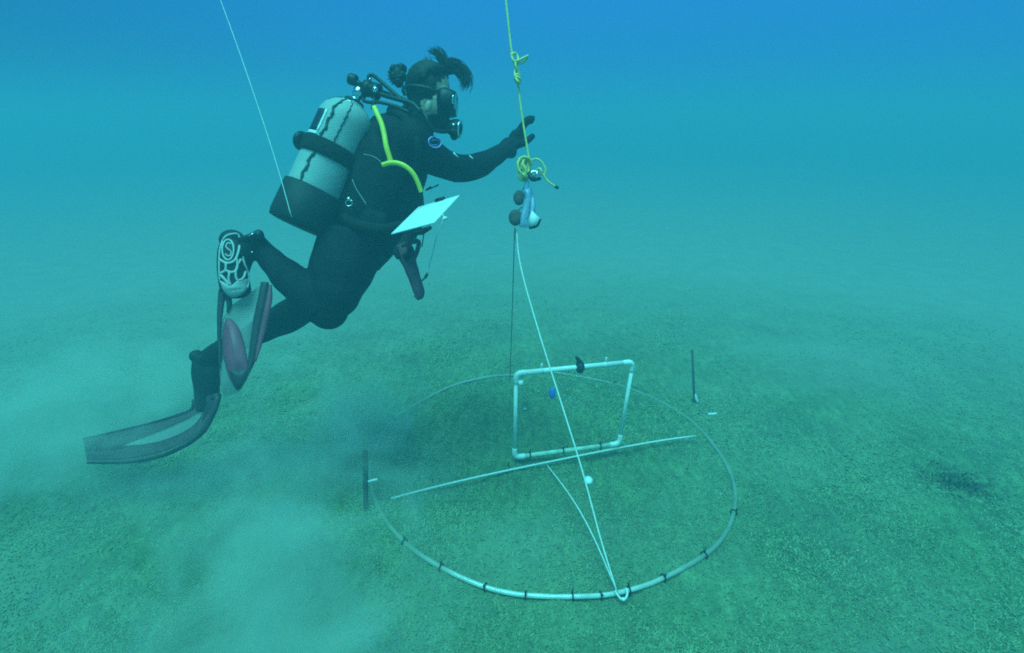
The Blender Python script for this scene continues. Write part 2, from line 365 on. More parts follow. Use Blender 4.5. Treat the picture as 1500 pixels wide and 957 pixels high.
# left arm, mostly behind the trunk, its hand under the slate
T(body, [(600, 208, 2.12, 29), (596, 245, 2.22, 22), (600, 285, 2.22, 20), (606, 318, 2.06, 16), (600, 341, 1.92, 11)], 14)
T(body, [(602, 336, 1.94, 10), (596, 350, 1.87, 10), (591, 361, 1.85, 10)], 10, 4)
for dd, a, b_ in ((1.825, 0, 0), (1.845, 2, 3), (1.865, 3, 6), (1.885, 3, 10)):
    T(body, [(595 + a, 356 + b_, dd, 4.6), (601 + a, 364 + b_, dd - .02, 4.4), (597 + a, 374 + b_, dd - .035, 4.1), (589 + a, 375 + b_, dd - .035, 3.6)], 10, 4)
T(body, [(586, 358, 1.84, 5.5), (580, 369, 1.815, 5), (585, 379, 1.81, 4.2)], 10, 4)
# right leg: thigh, knee, shin going back, foot
T(body, [(516, 358, 1.93, 50), (500, 396, 1.89, 47), (490, 432, 1.86, 37), (478, 456, 1.85, 27)], 16)
T(body, [(478, 456, 1.85, 27), (456, 432, 1.86, 29), (425, 408, 1.88, 25), (402, 386, 1.90, 19), (385, 368, 1.91, 16), (372, 356, 1.91, 17)], 16)
T(body, [(374, 356, 1.91, 16), (360, 366, 1.885, 17), (346, 392, 1.875, 19), (343, 418, 1.875, 15)], 14)
E(body, 481, 457, 1.86, 28, 26, 28)
# left leg
T(body, [(520, 360, 2.08, 45), (508, 396, 2.10, 40), (496, 426, 2.12, 31), (486, 440, 2.12, 25)], 16)
E(body, 488, 440, 2.12, 24, 24, 24)
T(body, [(486, 440, 2.12, 25), (452, 447, 2.13, 23), (422, 464, 2.14, 24), (390, 481, 2.15, 19), (352, 500, 2.15, 14), (322, 512, 2.15, 14)], 16)
T(body, [(322, 512, 2.15, 14), (305, 530, 2.15, 16), (303, 560, 2.15, 13)], 12)
HIP = C(510, 368, 2.0)
diver = thing('person', HIP, 'scuba diver in a black wetsuit reaching out to the yellow line', 'person')
tmp = body.build('tmp_body', M['neoprene'])
rm = tmp.modifiers.new('r', 'REMESH'); rm.mode = 'VOXEL'; rm.voxel_size = .0052; rm.use_smooth_shade = True
sm = tmp.modifiers.new('s', 'SMOOTH'); sm.factor = .5; sm.iterations = 3
dg = bpy.context.evaluated_depsgraph_get(); dg.update()
bme = bpy.data.meshes.new_from_object(tmp.evaluated_get(dg)); bpy.data.objects.remove(tmp); bme.name = 'body'
bvh = BVHTree.FromPolygons([v.co.copy() for v in bme.vertices], [tuple(p.vertices) for p in bme.polygons])
bme.materials.clear(); bme.materials.append(M['neoprene']); bme.materials.append(M['skin'])
def pix(p):
    q = p - CAM; d = q.dot(AF); return 750 + F * q.dot(AX) / d, 478.5 - F * q.dot(AU) / d
for p in bme.polygons:
    x, y = pix(p.center)
    if 612 < x < 690 and 95 < y < 200:
        if (y < 146 and x > 634) or (146 <= y < 168 and 617 < x < 640): p.material_index = 1  # cheek and jaw keep the dark suit material, standing in for their shade
nb = len(bme.vertices); co = np.empty(nb * 3, np.float32); bme.vertices.foreach_get('co', co); co = co.reshape(-1, 3) - np.array(HIP, np.float32); bme.vertices.foreach_set('co', co.ravel()); bme.update()
bo = bpy.data.objects.new('body', bme); COL.objects.link(bo); bo.parent = diver; ROOT[bo.name] = HIP
def on(px, py, off=.002):             # point of the body surface seen at a pixel
    r = ((px - 750) / F * AX + (478.5 - py) / F * AU + AF).normalized()
    h = bvh.ray_cast(CAM, r)
    return (h[0] - r * off) if h[0] else C(px, py, 1.9)
# hair: cap of strands, knotted bun, loose floating locks
hb = MB()
for i in range(420):
    t = random.random(); ph = random.uniform(-1.5, 1.5)
    c = C(628, 130, 1.97); s = 1.97 / F
    def P(a, r=1.0):       # a: 0 forehead .. pi nape, ph: side
        return c + s * r * (AX * 32 * math.cos(a) * math.cos(ph) + AU * 35.5 * math.sin(a) * math.cos(ph) + AF * 35 * math.sin(ph) * (1)) 
    a0 = random.uniform(.50, .75) if abs(ph) < 1.1 else random.uniform(.9, 1.4); a1 = random.uniform(2.7, 3.55)
    hb.tube([P(a0 + (a1 - a0) * k / 6, random.uniform(.97, 1.04)) for k in range(7)], [.0035, .005, .006, .006, .006, .005, .004], n=4, smooth=0)
hb.ellipsoid(c, (AX * 30.5 * s, AF * 32 * s, AU * 34 * s), 24, 16)
bm_ = [f for f in range(len(hb.f))]
keepf = []
for f in hb.f:
    cc = sum((Vector(hb.v[i]) for i in f), Vector()) / len(f); x, y = pix(cc)
    keepf.append(not (x > 640 + max(0, 120 - y) * 1.2 - max(0, y - 134) * .6 and y > 104) and not (x > 616 and y > 148))
hb.f = [f for f, k_ in zip(hb.f, keepf) if k_]; hb.m = [0] * len(hb.f)
hair = hb.build('hair', M['hair'], diver)
bun = MB()
for (px, py, rx, ry) in ((583, 109, 11, 12), (578, 113, 8, 8), (588, 101, 8, 7), (577, 103, 6, 7), (584, 121, 7, 7), (590, 112, 6, 7)):
    bun.ellipsoid(C(px, py, 1.98), (AX * rx * s, AF * 10 * s, AU * ry * s), 14, 10, jitter=.15)
for i in range(150):
    a = random.uniform(0, 6.28); r0 = random.uniform(2, 9); b0 = random.uniform(-8, 8)
    bun.tube([C(600 + random.uniform(-2, 4), 116 + random.uniform(-4, 4), 1.98), C(592 + random.uniform(-3, 3), 114 + b0 * .4, 1.98 + b0 * s), C(582 + r0 * math.cos(a), 110 + r0 * math.sin(a), 1.98 + random.uniform(-9, 9) * s), C(581 + (r0 + 6) * math.cos(a + .7), 110 + (r0 + 8) * math.sin(a + .7), 1.98 + random.uniform(-9, 9) * s)], [.003, .004, .004, .0012], n=3, smooth=3)
bun.build('hair_bun', M['hair'], hair)
lk = MB()
def lock(path, nst, spread):
    for i in range(nst):
        ox, oy, od = (random.gauss(0, spread) for _ in range(3))
        pts = []
        for k_, (px, py) in enumerate(path):
            g = .35 + .65 * k_ / (len(path) - 1); pts.append(C(px + ox * g + random.gauss(0, .5), py + oy * g + random.gauss(0, .5), 1.97 + od * g * s))
        cut = random.randint(3, len(pts)); pts = pts[:cut]
        lk.tube(pts, [.0018] + [.0014] * (len(pts) - 2) + [.0005], n=3, smooth=4)
lock([(648, 112), (650, 98), (648, 87), (642, 79), (633, 74)], 230, 4.6)
lock([(646, 110), (652, 100), (658, 93), (665, 92), (674, 98), (681, 107), (684, 118), (680, 128)], 260, 4.6)
lock([(652, 108), (660, 104), (670, 106), (677, 114), (682, 124)], 110, 4)
lock([(634, 104), (628, 96), (622, 89)], 45, 4)
lk.build('loose_lock', M['hair'], hair)

# mask
mk = MB(); mc = C(657, 152, 1.97)
def ringoutline(cx, cy, rx, ry, d, rot, n=24, pw=.8):
    pts = []
    for k_ in range(n):
        a = 2 * math.pi * k_ / n; ca_, sa_ = math.cos(a), math.sin(a); pts.append((math.copysign(abs(ca_) ** pw, ca_) * rx, math.copysign(abs(sa_) ** pw, sa_) * ry))
    return pts
fdir = (AX * math.cos(R_(8)) - AU * math.sin(R_(8))).normalized(); vdir = (AU * math.cos(R_(8)) + AX * math.sin(R_(8))).normalized()
rows = []
for (t, ry, rz) in ((-13, 14, 25), (-7, 16.5, 28), (-1, 16.5, 28), (7, 14, 26), (11, 12.5, 25)):
    rows.append([mc + s * (fdir * t + vdir * (y * ry) + AF * (z * rz)) for y, z in [((math.copysign(abs(math.sin(a)) ** .7, math.sin(a))), math.copysign(abs(math.cos(a)) ** .7, math.cos(a))) for a in [2 * math.pi * k_ / 28 for k_ in range(29)]]])
mk.grid(rows, .004)
mask = mk.build('dive_mask', M['rubber'], diver)
ln = MB()
for sg in (-1, 1):
    ln.prism([mc + s * (fdir * 10.5 + vdir * y * 11 + AF * (sg * 12.5 + z * 10.5)) for y, z in [((math.copysign(abs(math.sin(a)) ** .7, math.sin(a))), math.copysign(abs(math.cos(a)) ** .7, math.cos(a))) for a in [2 * math.pi * k_ / 20 for k_ in range(20)]]], fdir * .005)
ln.build('lens', M['lens'], mask, smooth=False)
fr = MB(); fr.tube([mc + s * (fdir * 9.5 + vdir * a + AF * b_) for a, b_ in ((3, -25.6), (-2, -26), (-9, -25.6))], .0042, n=6, smooth=3)  # short bright strip standing in for the highlight on the lens
fr.build('lens_glint', M['chrome'], mask)
sp = MB(); sp.tube([mc + s * (fdir * t + vdir * y - AF * z) for t, y, z in ((-12, 2, 31), (-25, 4, 35.5), (-42, 5, 35), (-58, 7, 25), (-67, 8, 8), (-68, 8, -10))], .006, n=8, smooth=5, flat=(AF, .6)); sp.build('strap', M['rubber'], mask)

# badge on the sleeve and its two pale stripes
bd = MB(); pts = [(637 + 9 * math.cos(a) + 1.5 * math.sin(a), 209 + 8 * math.sin(a)) for a in [2 * math.pi * k_ / 20 for k_ in range(20)]]
P3 = [on(x, y, .003) for x, y in pts]; zc = np.median([depth(p) for p in P3])
P3 = [p if abs(depth(p) - zc) < .06 else C(*q_, zc) for p, q_ in zip(P3, pts)]
bd.prism(P3, AF * .002); badge = bd.build('sleeve_badge', M['badge'], diver)
rg = MB(); rg.tube([p - AF * .003 for p in P3], .0024, n=6, closed=True); rg.build('badge_edge', M['badge_line'], badge)
tx = MB()
for yy in (206, 212): tx.tube([on(632, yy, .005), on(637, yy + (-1 if yy < 209 else 1), .005), on(641, yy, .005)], .0011, n=5)
tx.build('badge_mark', M['badge_line'], badge)
for a, b_ in (((664, 224), (671, 231)), ((687, 228), (693, 233))):
    q_ = MB(); q_.tube([on(*a, .003), on((a[0] + b_[0]) / 2, (a[1] + b_[1]) / 2, .003), on(*b_, .003)], .0036, n=6, flat=(AF, .5)); q_.build('sleeve_stripe', M['white'], diver)

# buoyancy vest worn over the suit
vb = MB()
rows = []
AXI = [(598, 182, 30, 40), (588, 205, 46, 66), (573, 240, 58, 76), (558, 280, 59, 74), (545, 312, 57, 66), (536, 332, 50, 58)]
pp = catmull([C(a, b_, 1.985) for a, b_, r, z in AXI], 4); ra = interp([r for _, _, r, _ in AXI], 4); rz = interp([z for *_, z in AXI], 4)
tdir = (C(536, 332, 1.985) - C(598, 182, 1.985)).normalized(); sdir = tdir.cross(AF).normalized()
if sdir.dot(AX) < 0: sdir = -sdir
for p, a, z in zip(pp, ra, rz):
    row = []
    for k_ in range(33):
        an = math.radians(-128 + 256 * k_ / 32) + math.pi
        q_ = 1 + .04 * math.sin(k_ * 1.7 + p.z * 40)
        row.append(p + s * q_ * (sdir * math.cos(an) * a + AF * math.sin(an) * z * .9))
    rows.append(row)
vb.grid(rows, .012); vest = vb.build('buoyancy_vest', M['nylon'], diver)
pk = MB(); pk.ellipsoid(C(545, 322, 1.86), (AX * .055 + AU * -.01, AF * .025, AU * .06), 18, 12); pk.build('vest_pocket', M['nylon'], vest)
dr = MB(); cc = C(511, 292, 1.80); dr.ellipsoid(cc, (AX * .008, AF * .008, AU * .008), 10, 8); dr.tube([cc + .011 * (AX * math.cos(a) + AU * math.sin(a)) - AU * .012 for a in [6.283 * k_ / 12 for k_ in range(12)]], .002, n=5, closed=True); dr.build('ring_clip', M['chrome'], vest)
def vstrap(pts, r, name, par, mt): q_ = MB(); q_.tube(pts, r, n=8, smooth=5, flat=(AF, .5)); return q_.build(name, mt, par)
vstrap([C(570, 160, 1.86), C(592, 172, 1.83), (C(610, 205, 1.80)), (C(612, 235, 1.83)), (C(606, 260, 1.86))], .014, 'shoulder_strap', vest, M['nylon'])
vstrap([C(500, 318, 1.86), C(530, 330, 1.80), C(565, 335, 1.81), C(590, 328, 1.9)], .017, 'waist_strap', vest, M['nylon'])
q_ = MB(); q_.tube([C(624, 279, 1.93), C(636, 274, 1.90), C(642, 271, 1.89)], [.003, .002, .003], n=6); q_.tube([C(624, 279, 1.93), C(631, 274, 1.91)], .003, n=6); q_.build('toggle_cord', M['rubber'], vest)
for pts in ([(533, 226), (546, 229), (555, 235), (561, 241)], [(516, 263), (521, 275), (529, 288), (537, 300)]):
    q_ = MB(); q_.tube([C(x, y, 1.775) for x, y in pts], .0014, n=5, smooth=5); q_.build('elastic_cord', M['cord_grey'], vest)

# ------------------------------------------------------------------ scuba tank
TA = C(519, 150, 1.87); TB = C(436, 331, 1.85); L = (TB - TA).length; td = (TB - TA).normalized(); r = .0905
tank = thing('scuba_tank', TB, 'pale scuba tank in dark netting strapped to the diver\'s back', 'scuba tank')
tb = MB(); tb.lathe(TA, TB, [(0, .020), (.004, .030), (.012, .046), (.026, .066), (.046, .083), (.070, .092), (.095, r), (L - .12, r), (L - .10, r)], 40); cyl = tb.build('cylinder', M['tank'], tank)
tb = MB(); tb.lathe(TA, TB, [(L - .135, r + .002), (L - .132, r + .009), (L - .02, r + .010), (L, r + .006), (L + .003, r - .01)], 40); tb.build('boot', M['boot_black'], tank)
up = (AU - td * AU.dot(td)).normalized(); lft = td.cross(AF).normalized()
if lft.dot(AX) > 0: lft = -lft
tb = MB(); prof = []
c0 = L * .375
tb.lathe(TA, TB, [(c0, r), (c0, r + .007), (c0 + .004, r + .010), (c0 + .048, r + .010), (c0 + .052, r + .007), (c0 + .052, r)], 40)
band = tb.build('cam_band', M['nylon'], tank)
tb = MB(); tb.ellipsoid(TA + td * (c0 + .024) + lft * (r + .008) - AF * .02, (td * .032, AF * .05, lft * .020), 16, 10); tb.build('buckle', M['rubber'], tank)
# netting: a few heavy strings and a fine outline
def onT(t, ang, off=.002):   # ang measured from the side facing the lens, positive to picture left
    rr = np.interp(t, [0, .004, .012, .026, .046, .070, .095], [.020, .030, .046, .066, .083, .092, r]) + off
    return TA + td * t + (-AF * math.cos(ang) + lft * math.sin(ang)) * rr
for ang, wig, rad, t1 in ((.12, .05, .0046, L - .13), (-.38, .02, .0024, c0), (1.45, .015, .003, L - .13)):
    q_ = MB(); N_ = 40; q_.tube([onT(.008 + (t1 - .008) * k_ / N_, ang * min(1, .25 + k_ / 6) + wig * (math.sin(k_ * 1.1) + .6 * math.sin(k_ * 2.7)) * .7 + .05 * k_ / N_) for k_ in range(N_ + 1)], [rad * (1 + .3 * math.sin(k_ * 2.1)) for k_ in range(N_ + 1)], n=6); q_.build('net_string', M['cord_dark'], tank)
def tpatch(t0, t1, a0, a1, off):
    return [[onT(t0 + (t1 - t0) * i / 6, a0 + (a1 - a0) * j / 8, off) for j in range(9)] for i in range(7)]
q_ = MB(); q_.grid(tpatch(.080, .158, .44, 1.45, .0012), .001); lab = q_.build('label_panel', M['label_dark'], tank)
q_ = MB(); q_.grid(tpatch(.158, .168, .35, 1.45, .0016), .0012); q_.grid(tpatch(.080, .158, .35, .44, .0016), .0012); q_.build('label_border', M['white'], lab)
# valve, knob, collar
v0 = TA - td * .004
q_ = MB(); q_.lathe(v0 + td * .012, v0 - td * .05, [(0, .030), (.006, .031), (.008, .016), (.030, .016), (.032, .020), (.055, .020), (.06, .014)], 20); q_.build('valve', M['chrome'], tank)
q_ = MB(); q_.lathe(v0 + td * .010 - AF * 0, v0 - td * .05, [(0, .034), (.006, .035), (.010, .032)], 24); q_.build('neck_ring', M['rubber'], tank)
q_ = MB(); q_.lathe(TA + td * .012, TA + td * .022, [(0, .047), (.003, .050), (.008, .058), (.010, .054)], 28); q_.build('neck_collar', M['chrome'], tank)
kn = C(517, 117, 1.87); q_ = MB(); q_.lathe(kn - AX * .016 + AU * .005, kn + AX * .016 - AU * .005, [(0, .008), (.002, .017), (.006, .019), (.026, .019), (.031, .016), (.033, .008)], 16); q_.tube([kn, C(533, 128, 1.87)], .010, n=10); q_.build('valve_knob', M['rubber'], tank)

# ------------------------------------------------------------------ regulator set
reg = thing('regulator', C(545, 132, 1.87), 'black scuba regulator with hoses running from the tank valve to the mouth', 'regulator')
q_ = MB(); a = C(533, 128, 1.87); b_ = C(557, 136, 1.86)
q_.lathe(a, b_, [(0, .014), (.003, .026), (.024, .027), (.028, .021), (.034, .021), (.037, .027), (.058, .027), (.063, .014)], 20); q_.build('first_stage', M['rubber'], reg)
q_ = MB(); q_.lathe(C(549, 131, 1.845), C(553, 134, 1.82), [(0, .009), (.004, .010), (.014, .010), (.017, .005)], 14); q_.lathe(C(540, 122, 1.86), C(542, 116, 1.86), [(0, .005), (.02, .005)], 10); q_.build('port_plug', M['chrome'], reg)
def hose(pts, rad, name='hose', mt='rubber', par=None, sm=7): q_ = MB(); q_.tube([C(*p) for p in pts], rad, n=10, smooth=sm); return q_.build(name, M[mt], par or reg)
hose([(542, 122, 1.86), (540, 113, 1.86), (545, 110, 1.86), (555, 117, 1.86), (572, 132, 1.85), (588, 146, 1.84), (604, 162, 1.83)], .0065)
hose([(552, 136, 1.86), (566, 141, 1.85), (584, 146, 1.83), (604, 152, 1.82), (616, 164, 1.81)], .0075)
hose([(549, 139, 1.86), (548, 150, 1.85), (545, 160, 1.85)], .006)
hose([(538, 136, 1.87), (532, 146, 1.87), (540, 150, 1.86), (556, 150, 1.85), (580, 156, 1.84), (600, 165, 1.83)], .006)
hose([(554, 133, 1.88), (575, 140, 1.9), (600, 150, 1.87), (622, 168, 1.82), (628, 182, 1.82), (638, 191, 1.85), (650, 193, 1.93), (660, 192, 1.96)], .0072)
hy = hose([(548, 157, 1.80), (553, 168, 1.79), (559, 182, 1.785), (563, 198, 1.78), (566, 215, 1.775), (571, 232, 1.78), (573, 240, 1.785)], .0088, 'octopus_hose', 'yellow_hose')
hose([(560, 242, 1.77), (570, 239, 1.765), (582, 239, 1.76), (594, 244, 1.76), (604, 253, 1.765), (611, 265, 1.775), (617, 281, 1.79)], .0078, 'octopus_hose', 'yellow_hose')
q_ = MB(); mc2 = C(667, 188, 1.97); md = (AX * .96 - AU * .18 - AF * .12).normalized(); mv = AF.cross(md).normalized()
q_.lathe(mc2 - md * .028, mc2 + md * .03, [(-.012, .014), (.004, .023), (.018, .030), (.034, .032), (.044, .029), (.050, .018)], 24); 
q_.tube([mc2 - md * .03, mc2 - md * .055], [.011, .012], n=10)
q_.tube([mc2 - mv * .018 * (1 if mv.z > 0 else -1) - AF * .035, mc2 - mv * .030 * (1 if mv.z > 0 else -1), mc2 - mv * .018 * (1 if mv.z > 0 else -1) + AF * .035], [.011, .013, .011], n=10, smooth=4)
s2 = q_.build('second_stage', M['rubber'], reg)
q_ = MB(); q_.lathe(mc2 + md * .015, mc2 + md * .03, [(0, .031), (.001, .0325), (.005, .031), (.006, .026)], 24); q_.build('cover_ring', M['chrome'], s2)
q_ = MB(); q_.ellipsoid(mc2 - AF * .029 - md * .004, (AX * .006, AF * .004, AU * .006), 10, 8); q_.build('adjust_knob', M['chrome'], s2)

# ------------------------------------------------------------------ fins
def outl(pts, d): return [C(x, y, d(x, y) if callable(d) else d) for x, y in pts]
def sm_outline(pts, n=5):
    q_ = [Vector((x, y, 0)) for x, y in pts]; q_ = catmull(q_ + [q_[0]], n)[:-1]; return [(v.x, v.y) for v in q_]
finA = thing('swim_fin', C(343, 430, 1.86), 'swim fin seen from below, pale patterned sole above a hanging blade with a purple panel', 'swim fin', 'fins worn by the diver')
q_ = MB(); q_.tube([C(341, 350, 1.885), C(339, 372, 1.865), C(341, 398, 1.86), (C(345, 425, 1.86))], [.034, .046, .050, .050], n=20, smooth=6, flat=(AF, .8)); q_.ellipsoid(C(340, 352, 1.885), (AX * .042, AF * .04, AU * .036), 18, 12); q_.ellipsoid(C(346, 424, 1.86), (AX * .049, AF * .036, AU * .032), 18, 12)
pocket = q_.build('foot_pocket', M['boot_black'], finA)
fb = BVHTree.FromPolygons([Vector(v) for v in q_.v], q_.f)
def onF(px, py, off=.003):
    r_ = ((px - 750) / F * AX + (478.5 - py) / F * AU + AF).normalized(); h = fb.ray_cast(CAM, r_); return (h[0] - r_ * off) if h[0] else C(px, py, 1.845)
def rib(pts, rad, par, name='sole_rib', mt='sole', closed=False, dens=4):
    q2 = MB(); P2 = catmull([Vector((x, y, 0)) for x, y in (pts + [pts[0]] if closed else pts)], dens)
    if closed: P2 = P2[:-1]
    q2.tube([onF(v.x, v.y) for v in P2], rad, n=6, closed=closed, flat=(AF, .6)); return q2.build(name, M[mt], par)
rib([(326, 352), (331, 346), (340, 343), (349, 344), (352, 356), (354, 370), (358, 386), (363, 398), (364, 412), (362, 422)], .0042, pocket)
rib([(326, 352), (322, 366), (321, 382), (321, 398), (322, 412)], .0036, pocket)
rib([(334 + 8.5 * math.cos(a), 366 + 15 * math.sin(a)) for a in [6.283 * k_ / 12 for k_ in range(12)]], .0036, pocket, closed=True, dens=2)
for rr_ in ([(321, 380), (330, 385), (338, 385), (345, 380), (349, 370), (351, 360)], [(331, 385), (330, 396), (322, 401)], [(330, 396), (338, 399), (345, 397), (348, 388), (346, 379)], [(336, 399), (335, 410), (338, 418)], [(345, 397), (346, 407), (349, 412)], [(322, 402), (328, 408), (336, 418)], [(348, 388), (353, 380)], [(348, 412), (356, 408), (360, 398)]):
    rib(rr_, .0048, pocket)
rib([(339, 358), (334, 356), (331, 361), (334, 365), (338, 368), (338, 374), (333, 375), (330, 372)], .0028, pocket, 'sole_emblem')
toe = sm_outline([(322, 411), (330, 415), (338, 419), (347, 412), (358, 409), (364, 410), (364, 420), (358, 428), (349, 434), (338, 435), (328, 427)], 3)
q2 = MB(); tcx, tcy = 344, 423
q2.grid([[onF(tcx + (x - tcx) * k2 / 4, tcy + (y - tcy) * k2 / 4, .004) for x, y in toe + toe[:1]] for k2 in (.05, 1, 2, 3, 4)], .003); q2.build('toe_plate', M['sole'], pocket)
# strap and buckle behind the heel
q2 = MB(); q2.tube([C(352, 352, 1.86), C(368, 346, 1.85), C(379, 342, 1.87), C(384, 352, 1.90), C(376, 362, 1.93)], .010, n=10, smooth=5); q2.ellipsoid(C(379, 345, 1.865), (AX * .018, AF * .016, AU * .020), 12, 8); hs = q2.build('heel_strap', M['rubber'], finA)
q2 = MB(); q2.tube([C(363, 347, 1.835), C(369, 343, 1.83), C(375, 341, 1.84)], .0022, n=5); q2.build('strap_buckle', M['chrome'], hs)
for pts in ([C(401, 382, 1.86), C(406, 385, 1.86)], [C(367, 370, 1.85), C(371, 369, 1.85)]):
    q2 = MB(); q2.tube(pts, .0022, n=5); q2.build('strap_buckle', M['chrome'], hs)
dA = lambda x, y: 1.885 + (y - 420) * -.0004
q2 = MB(); q2.prism(outl(sm_outline([(340, 447), (362, 432), (386, 416), (393, 420), (388, 455), (379, 500), (370, 535), (358, 562), (349, 574), (328, 579), (322, 545), (322, 505), (326, 470)], 3), lambda x, y: dA(x, y) + .004), AF * .004); q2.build('blade', M['fin_pale'], finA)
leaf = sm_outline([(333, 467), (341, 470), (350, 483), (357, 505), (362, 530), (363, 550), (356, 562), (349, 571), (341, 560), (334, 545), (328, 515), (328, 485)], 3)
q2 = MB(); q2.prism(outl(leaf, lambda x, y: dA(x, y) - .003), AF * .006); pn = q2.build('blade_panel', M['fin_purple'], finA)
q2 = MB(); q2.prism(outl(sm_outline([(335, 541), (345, 543), (356, 540), (363, 545), (357, 561), (349, 571), (342, 561)], 3), lambda x, y: dA(x, y) - .0045), AF * .006); q2.build('panel_tip', M['fin_dark'], pn)
q2 = MB(); q2.tube([p - AF * .003 for p in outl(leaf, dA)], .0022, n=5, closed=True); q2.build('panel_edge', M['fin_dark'], pn)
for pts, rad, mt_ in (([(388, 414), (386, 430), (379, 465), (373, 500), (368, 530), (362, 550)], [.014, .016, .017, .015, .012, .004], 'fin_dark'), ([(396, 418), (394, 440), (388, 470), (381, 500), (374, 530)], [.006, .011, .012, .009, .004], 'fin_purple'), ([(327, 425), (323, 450), (321, 485), (322, 515), (322, 540)], [.016, .011, .007, .005, .003], 'fin_dark'), ([(333, 430), (336, 445), (333, 458)], [.014, .010, .004], 'fin_dark')):
    q2 = MB(); q2.tube(outl(pts, lambda x, y: dA(x, y) - .004), rad, n=8, smooth=5, flat=(AF, .6)); q2.build('blade_rail', M[mt_], finA)

finB = thing('swim_fin', C(300, 590, 2.16), 'dark swim fin on the lower foot, its long blade bent away to the left', 'swim fin', 'fins worn by the diver')
q2 = MB(); q2.tube([C(302, 520, 2.15), C(302, 545, 2.15), C(303, 575, 2.16), C(302, 600, 2.17)], [.050, .055, .048, .040], n=18, smooth=6, flat=(AF, .75)); q2.ellipsoid(C(288, 522, 2.15), (AX * .026, AF * .03, AU * .025), 14, 10); q2.build('foot_pocket', M['boot_black'], finB)
topE = catmull([C(285, 588, 2.20), C(281, 600, 2.22), C(262, 608, 2.24), C(225, 619, 2.26), (C(175, 631, 2.27)), C(122, 643, 2.27)], 6)
botE = catmull([C(320, 580, 2.10), C(312, 606, 2.08), C(292, 638, 2.07), C(245, 665, 2.07), C(190, 677, 2.08), C(128, 678, 2.10)], 6)
nU = len(topE)
def S(u, v): 
    k_ = u * (nU - 1); i = min(int(k_), nU - 2); f_ = k_ - i; a = topE[i].lerp(topE[i + 1], f_); b2 = botE[i].lerp(botE[i + 1], f_); return a.lerp(b2, v)
def strip(u0, u1, va, vb, nu=18, nv_=4): return [[S(u0 + (u1 - u0) * i / nu, va(i / nu) + (vb(i / nu) - va(i / nu)) * j / nv_) for j in range(nv_ + 1)] for i in range(nu + 1)]
sinp = lambda t, a: a * math.sin(math.pi * min(1, max(0, t))) ** .7
q2 = MB(); q2.grid(strip(0, 1, lambda t: 0.04, lambda t: .5 - sinp((t - .12) / .68, .20)), .005); q2.grid(strip(0, 1, lambda t: .5 + sinp((t - .12) / .68, .14), lambda t: .90), .005); q2.build('blade', M['fin_grey'], finB)
q2 = MB(); q2.grid(strip(.12, .80, lambda t: .5 - sinp(t, .20), lambda t: .5 + sinp(t, .14)), .003); q2.build('blade_panel', M['fin_pale'], finB)
for v_, rad in ((0.0, .007), (1.0, .010), (.55, .0035)):
    q2 = MB(); u0 = 0 if v_ != .55 else .8; q2.tube([S(u0 + (1 - u0) * i / 20, v_) for i in range(21)], [rad * (1.25 - .8 * i / 20) for i in range(21)], n=8); q2.build('blade_rail', M['fin_dark'], finB)
q2 = MB(); q2.tube([S(0, 0), S(0, .5), S(0, 1)], .012, n=8, smooth=3); q2.tube([S(.02, .2), S(.1, .3), S(.22, .3)], [.02, .012, .003], n=8, smooth=3, flat=(AF, .6)); q2.tube([S(.0, .7), S(.12, .75), S(.3, .75)], [.022, .014, .003], n=8, smooth=3, flat=(AF, .6)); q2.build('blade_root', M['fin_dark'], finB)

# ------------------------------------------------------------------ slate, pencil cord, tool in the left hand
m_ = 1.85 / F
A = C(573, 343.5, 1.87); AB = AX * (.0925) + AU * (.090) + AF * .17; AD = AX * .148 + AU * .037 - AF * .10
def fit_corner(px, py, zoff): return C(px, py, 1.87 + zoff)
A = fit_corner(573, 343.5, -.17); B = fit_corner(613, 304, -.04); D = fit_corner(636, 327, -.27); Cc = B + D - A
slate = thing('writing_slate', (A + Cc) / 2, 'blank white writing slate held flat at the diver\'s waist', 'slate')
nrm = (D - A).cross(B - A).normalized(); nrm = nrm if nrm.z > 0 else -nrm
q_ = MB(); q_.prism([A, A.lerp(D, .5), D, D.lerp(Cc, .5), Cc, Cc.lerp(B, .5), B, B.lerp(A, .5)], nrm * .004); bevel(q_.build('board', M['white'], slate, smooth=False), .001)
q_ = MB(); q_.box(B.lerp(Cc, .55) + nrm * .005, ((Cc - B).normalized() * .018, (A - B).normalized() * .006, nrm * .005)); q_.build('clip', M['rubber'], slate)
q_ = MB(); q_.tube([(D.lerp(A, .12)) - nrm * .010, D.lerp(A, .35) - nrm * .016, D.lerp(A, .55) - nrm * .010], [.006, .010, .006], n=8, smooth=3); q_.build('hand_loop', M['rubber'], slate)
q_ = MB(); c1 = C(652, 320, 1.64); q_.ellipsoid(c1, (AX * .008, AF * .007, AU * .006), 10, 8); bead1 = q_.build('bead', M['white'], slate)
q_ = MB(); q_.tube([C(648, 322, 1.63), c1, C(645, 331, 1.64), C(640, 345, 1.64), C(634, 370, 1.70), C(629, 388, 1.76), C(627, 398, 1.76)], .0019, n=5, smooth=5); q_.tube([Cc.lerp(D, .7), c1], .0014, n=5); q_.build('pencil_cord', M['cord_white'], slate)
q_ = MB(); q_.ellipsoid(C(627, 398, 1.76), (AX * .007, AF * .006, AU * .005), 10, 8); q_.build('bead', M['white'], slate)
q_ = MB(); q_.tube([C(626, 401, 1.76), C(623, 407, 1.76)], .005, n=6); q_.tube([C(623, 407, 1.76), C(617, 412, 1.80)], .003, n=6); q_.build('cord_clip', M['cord_dark'], slate)

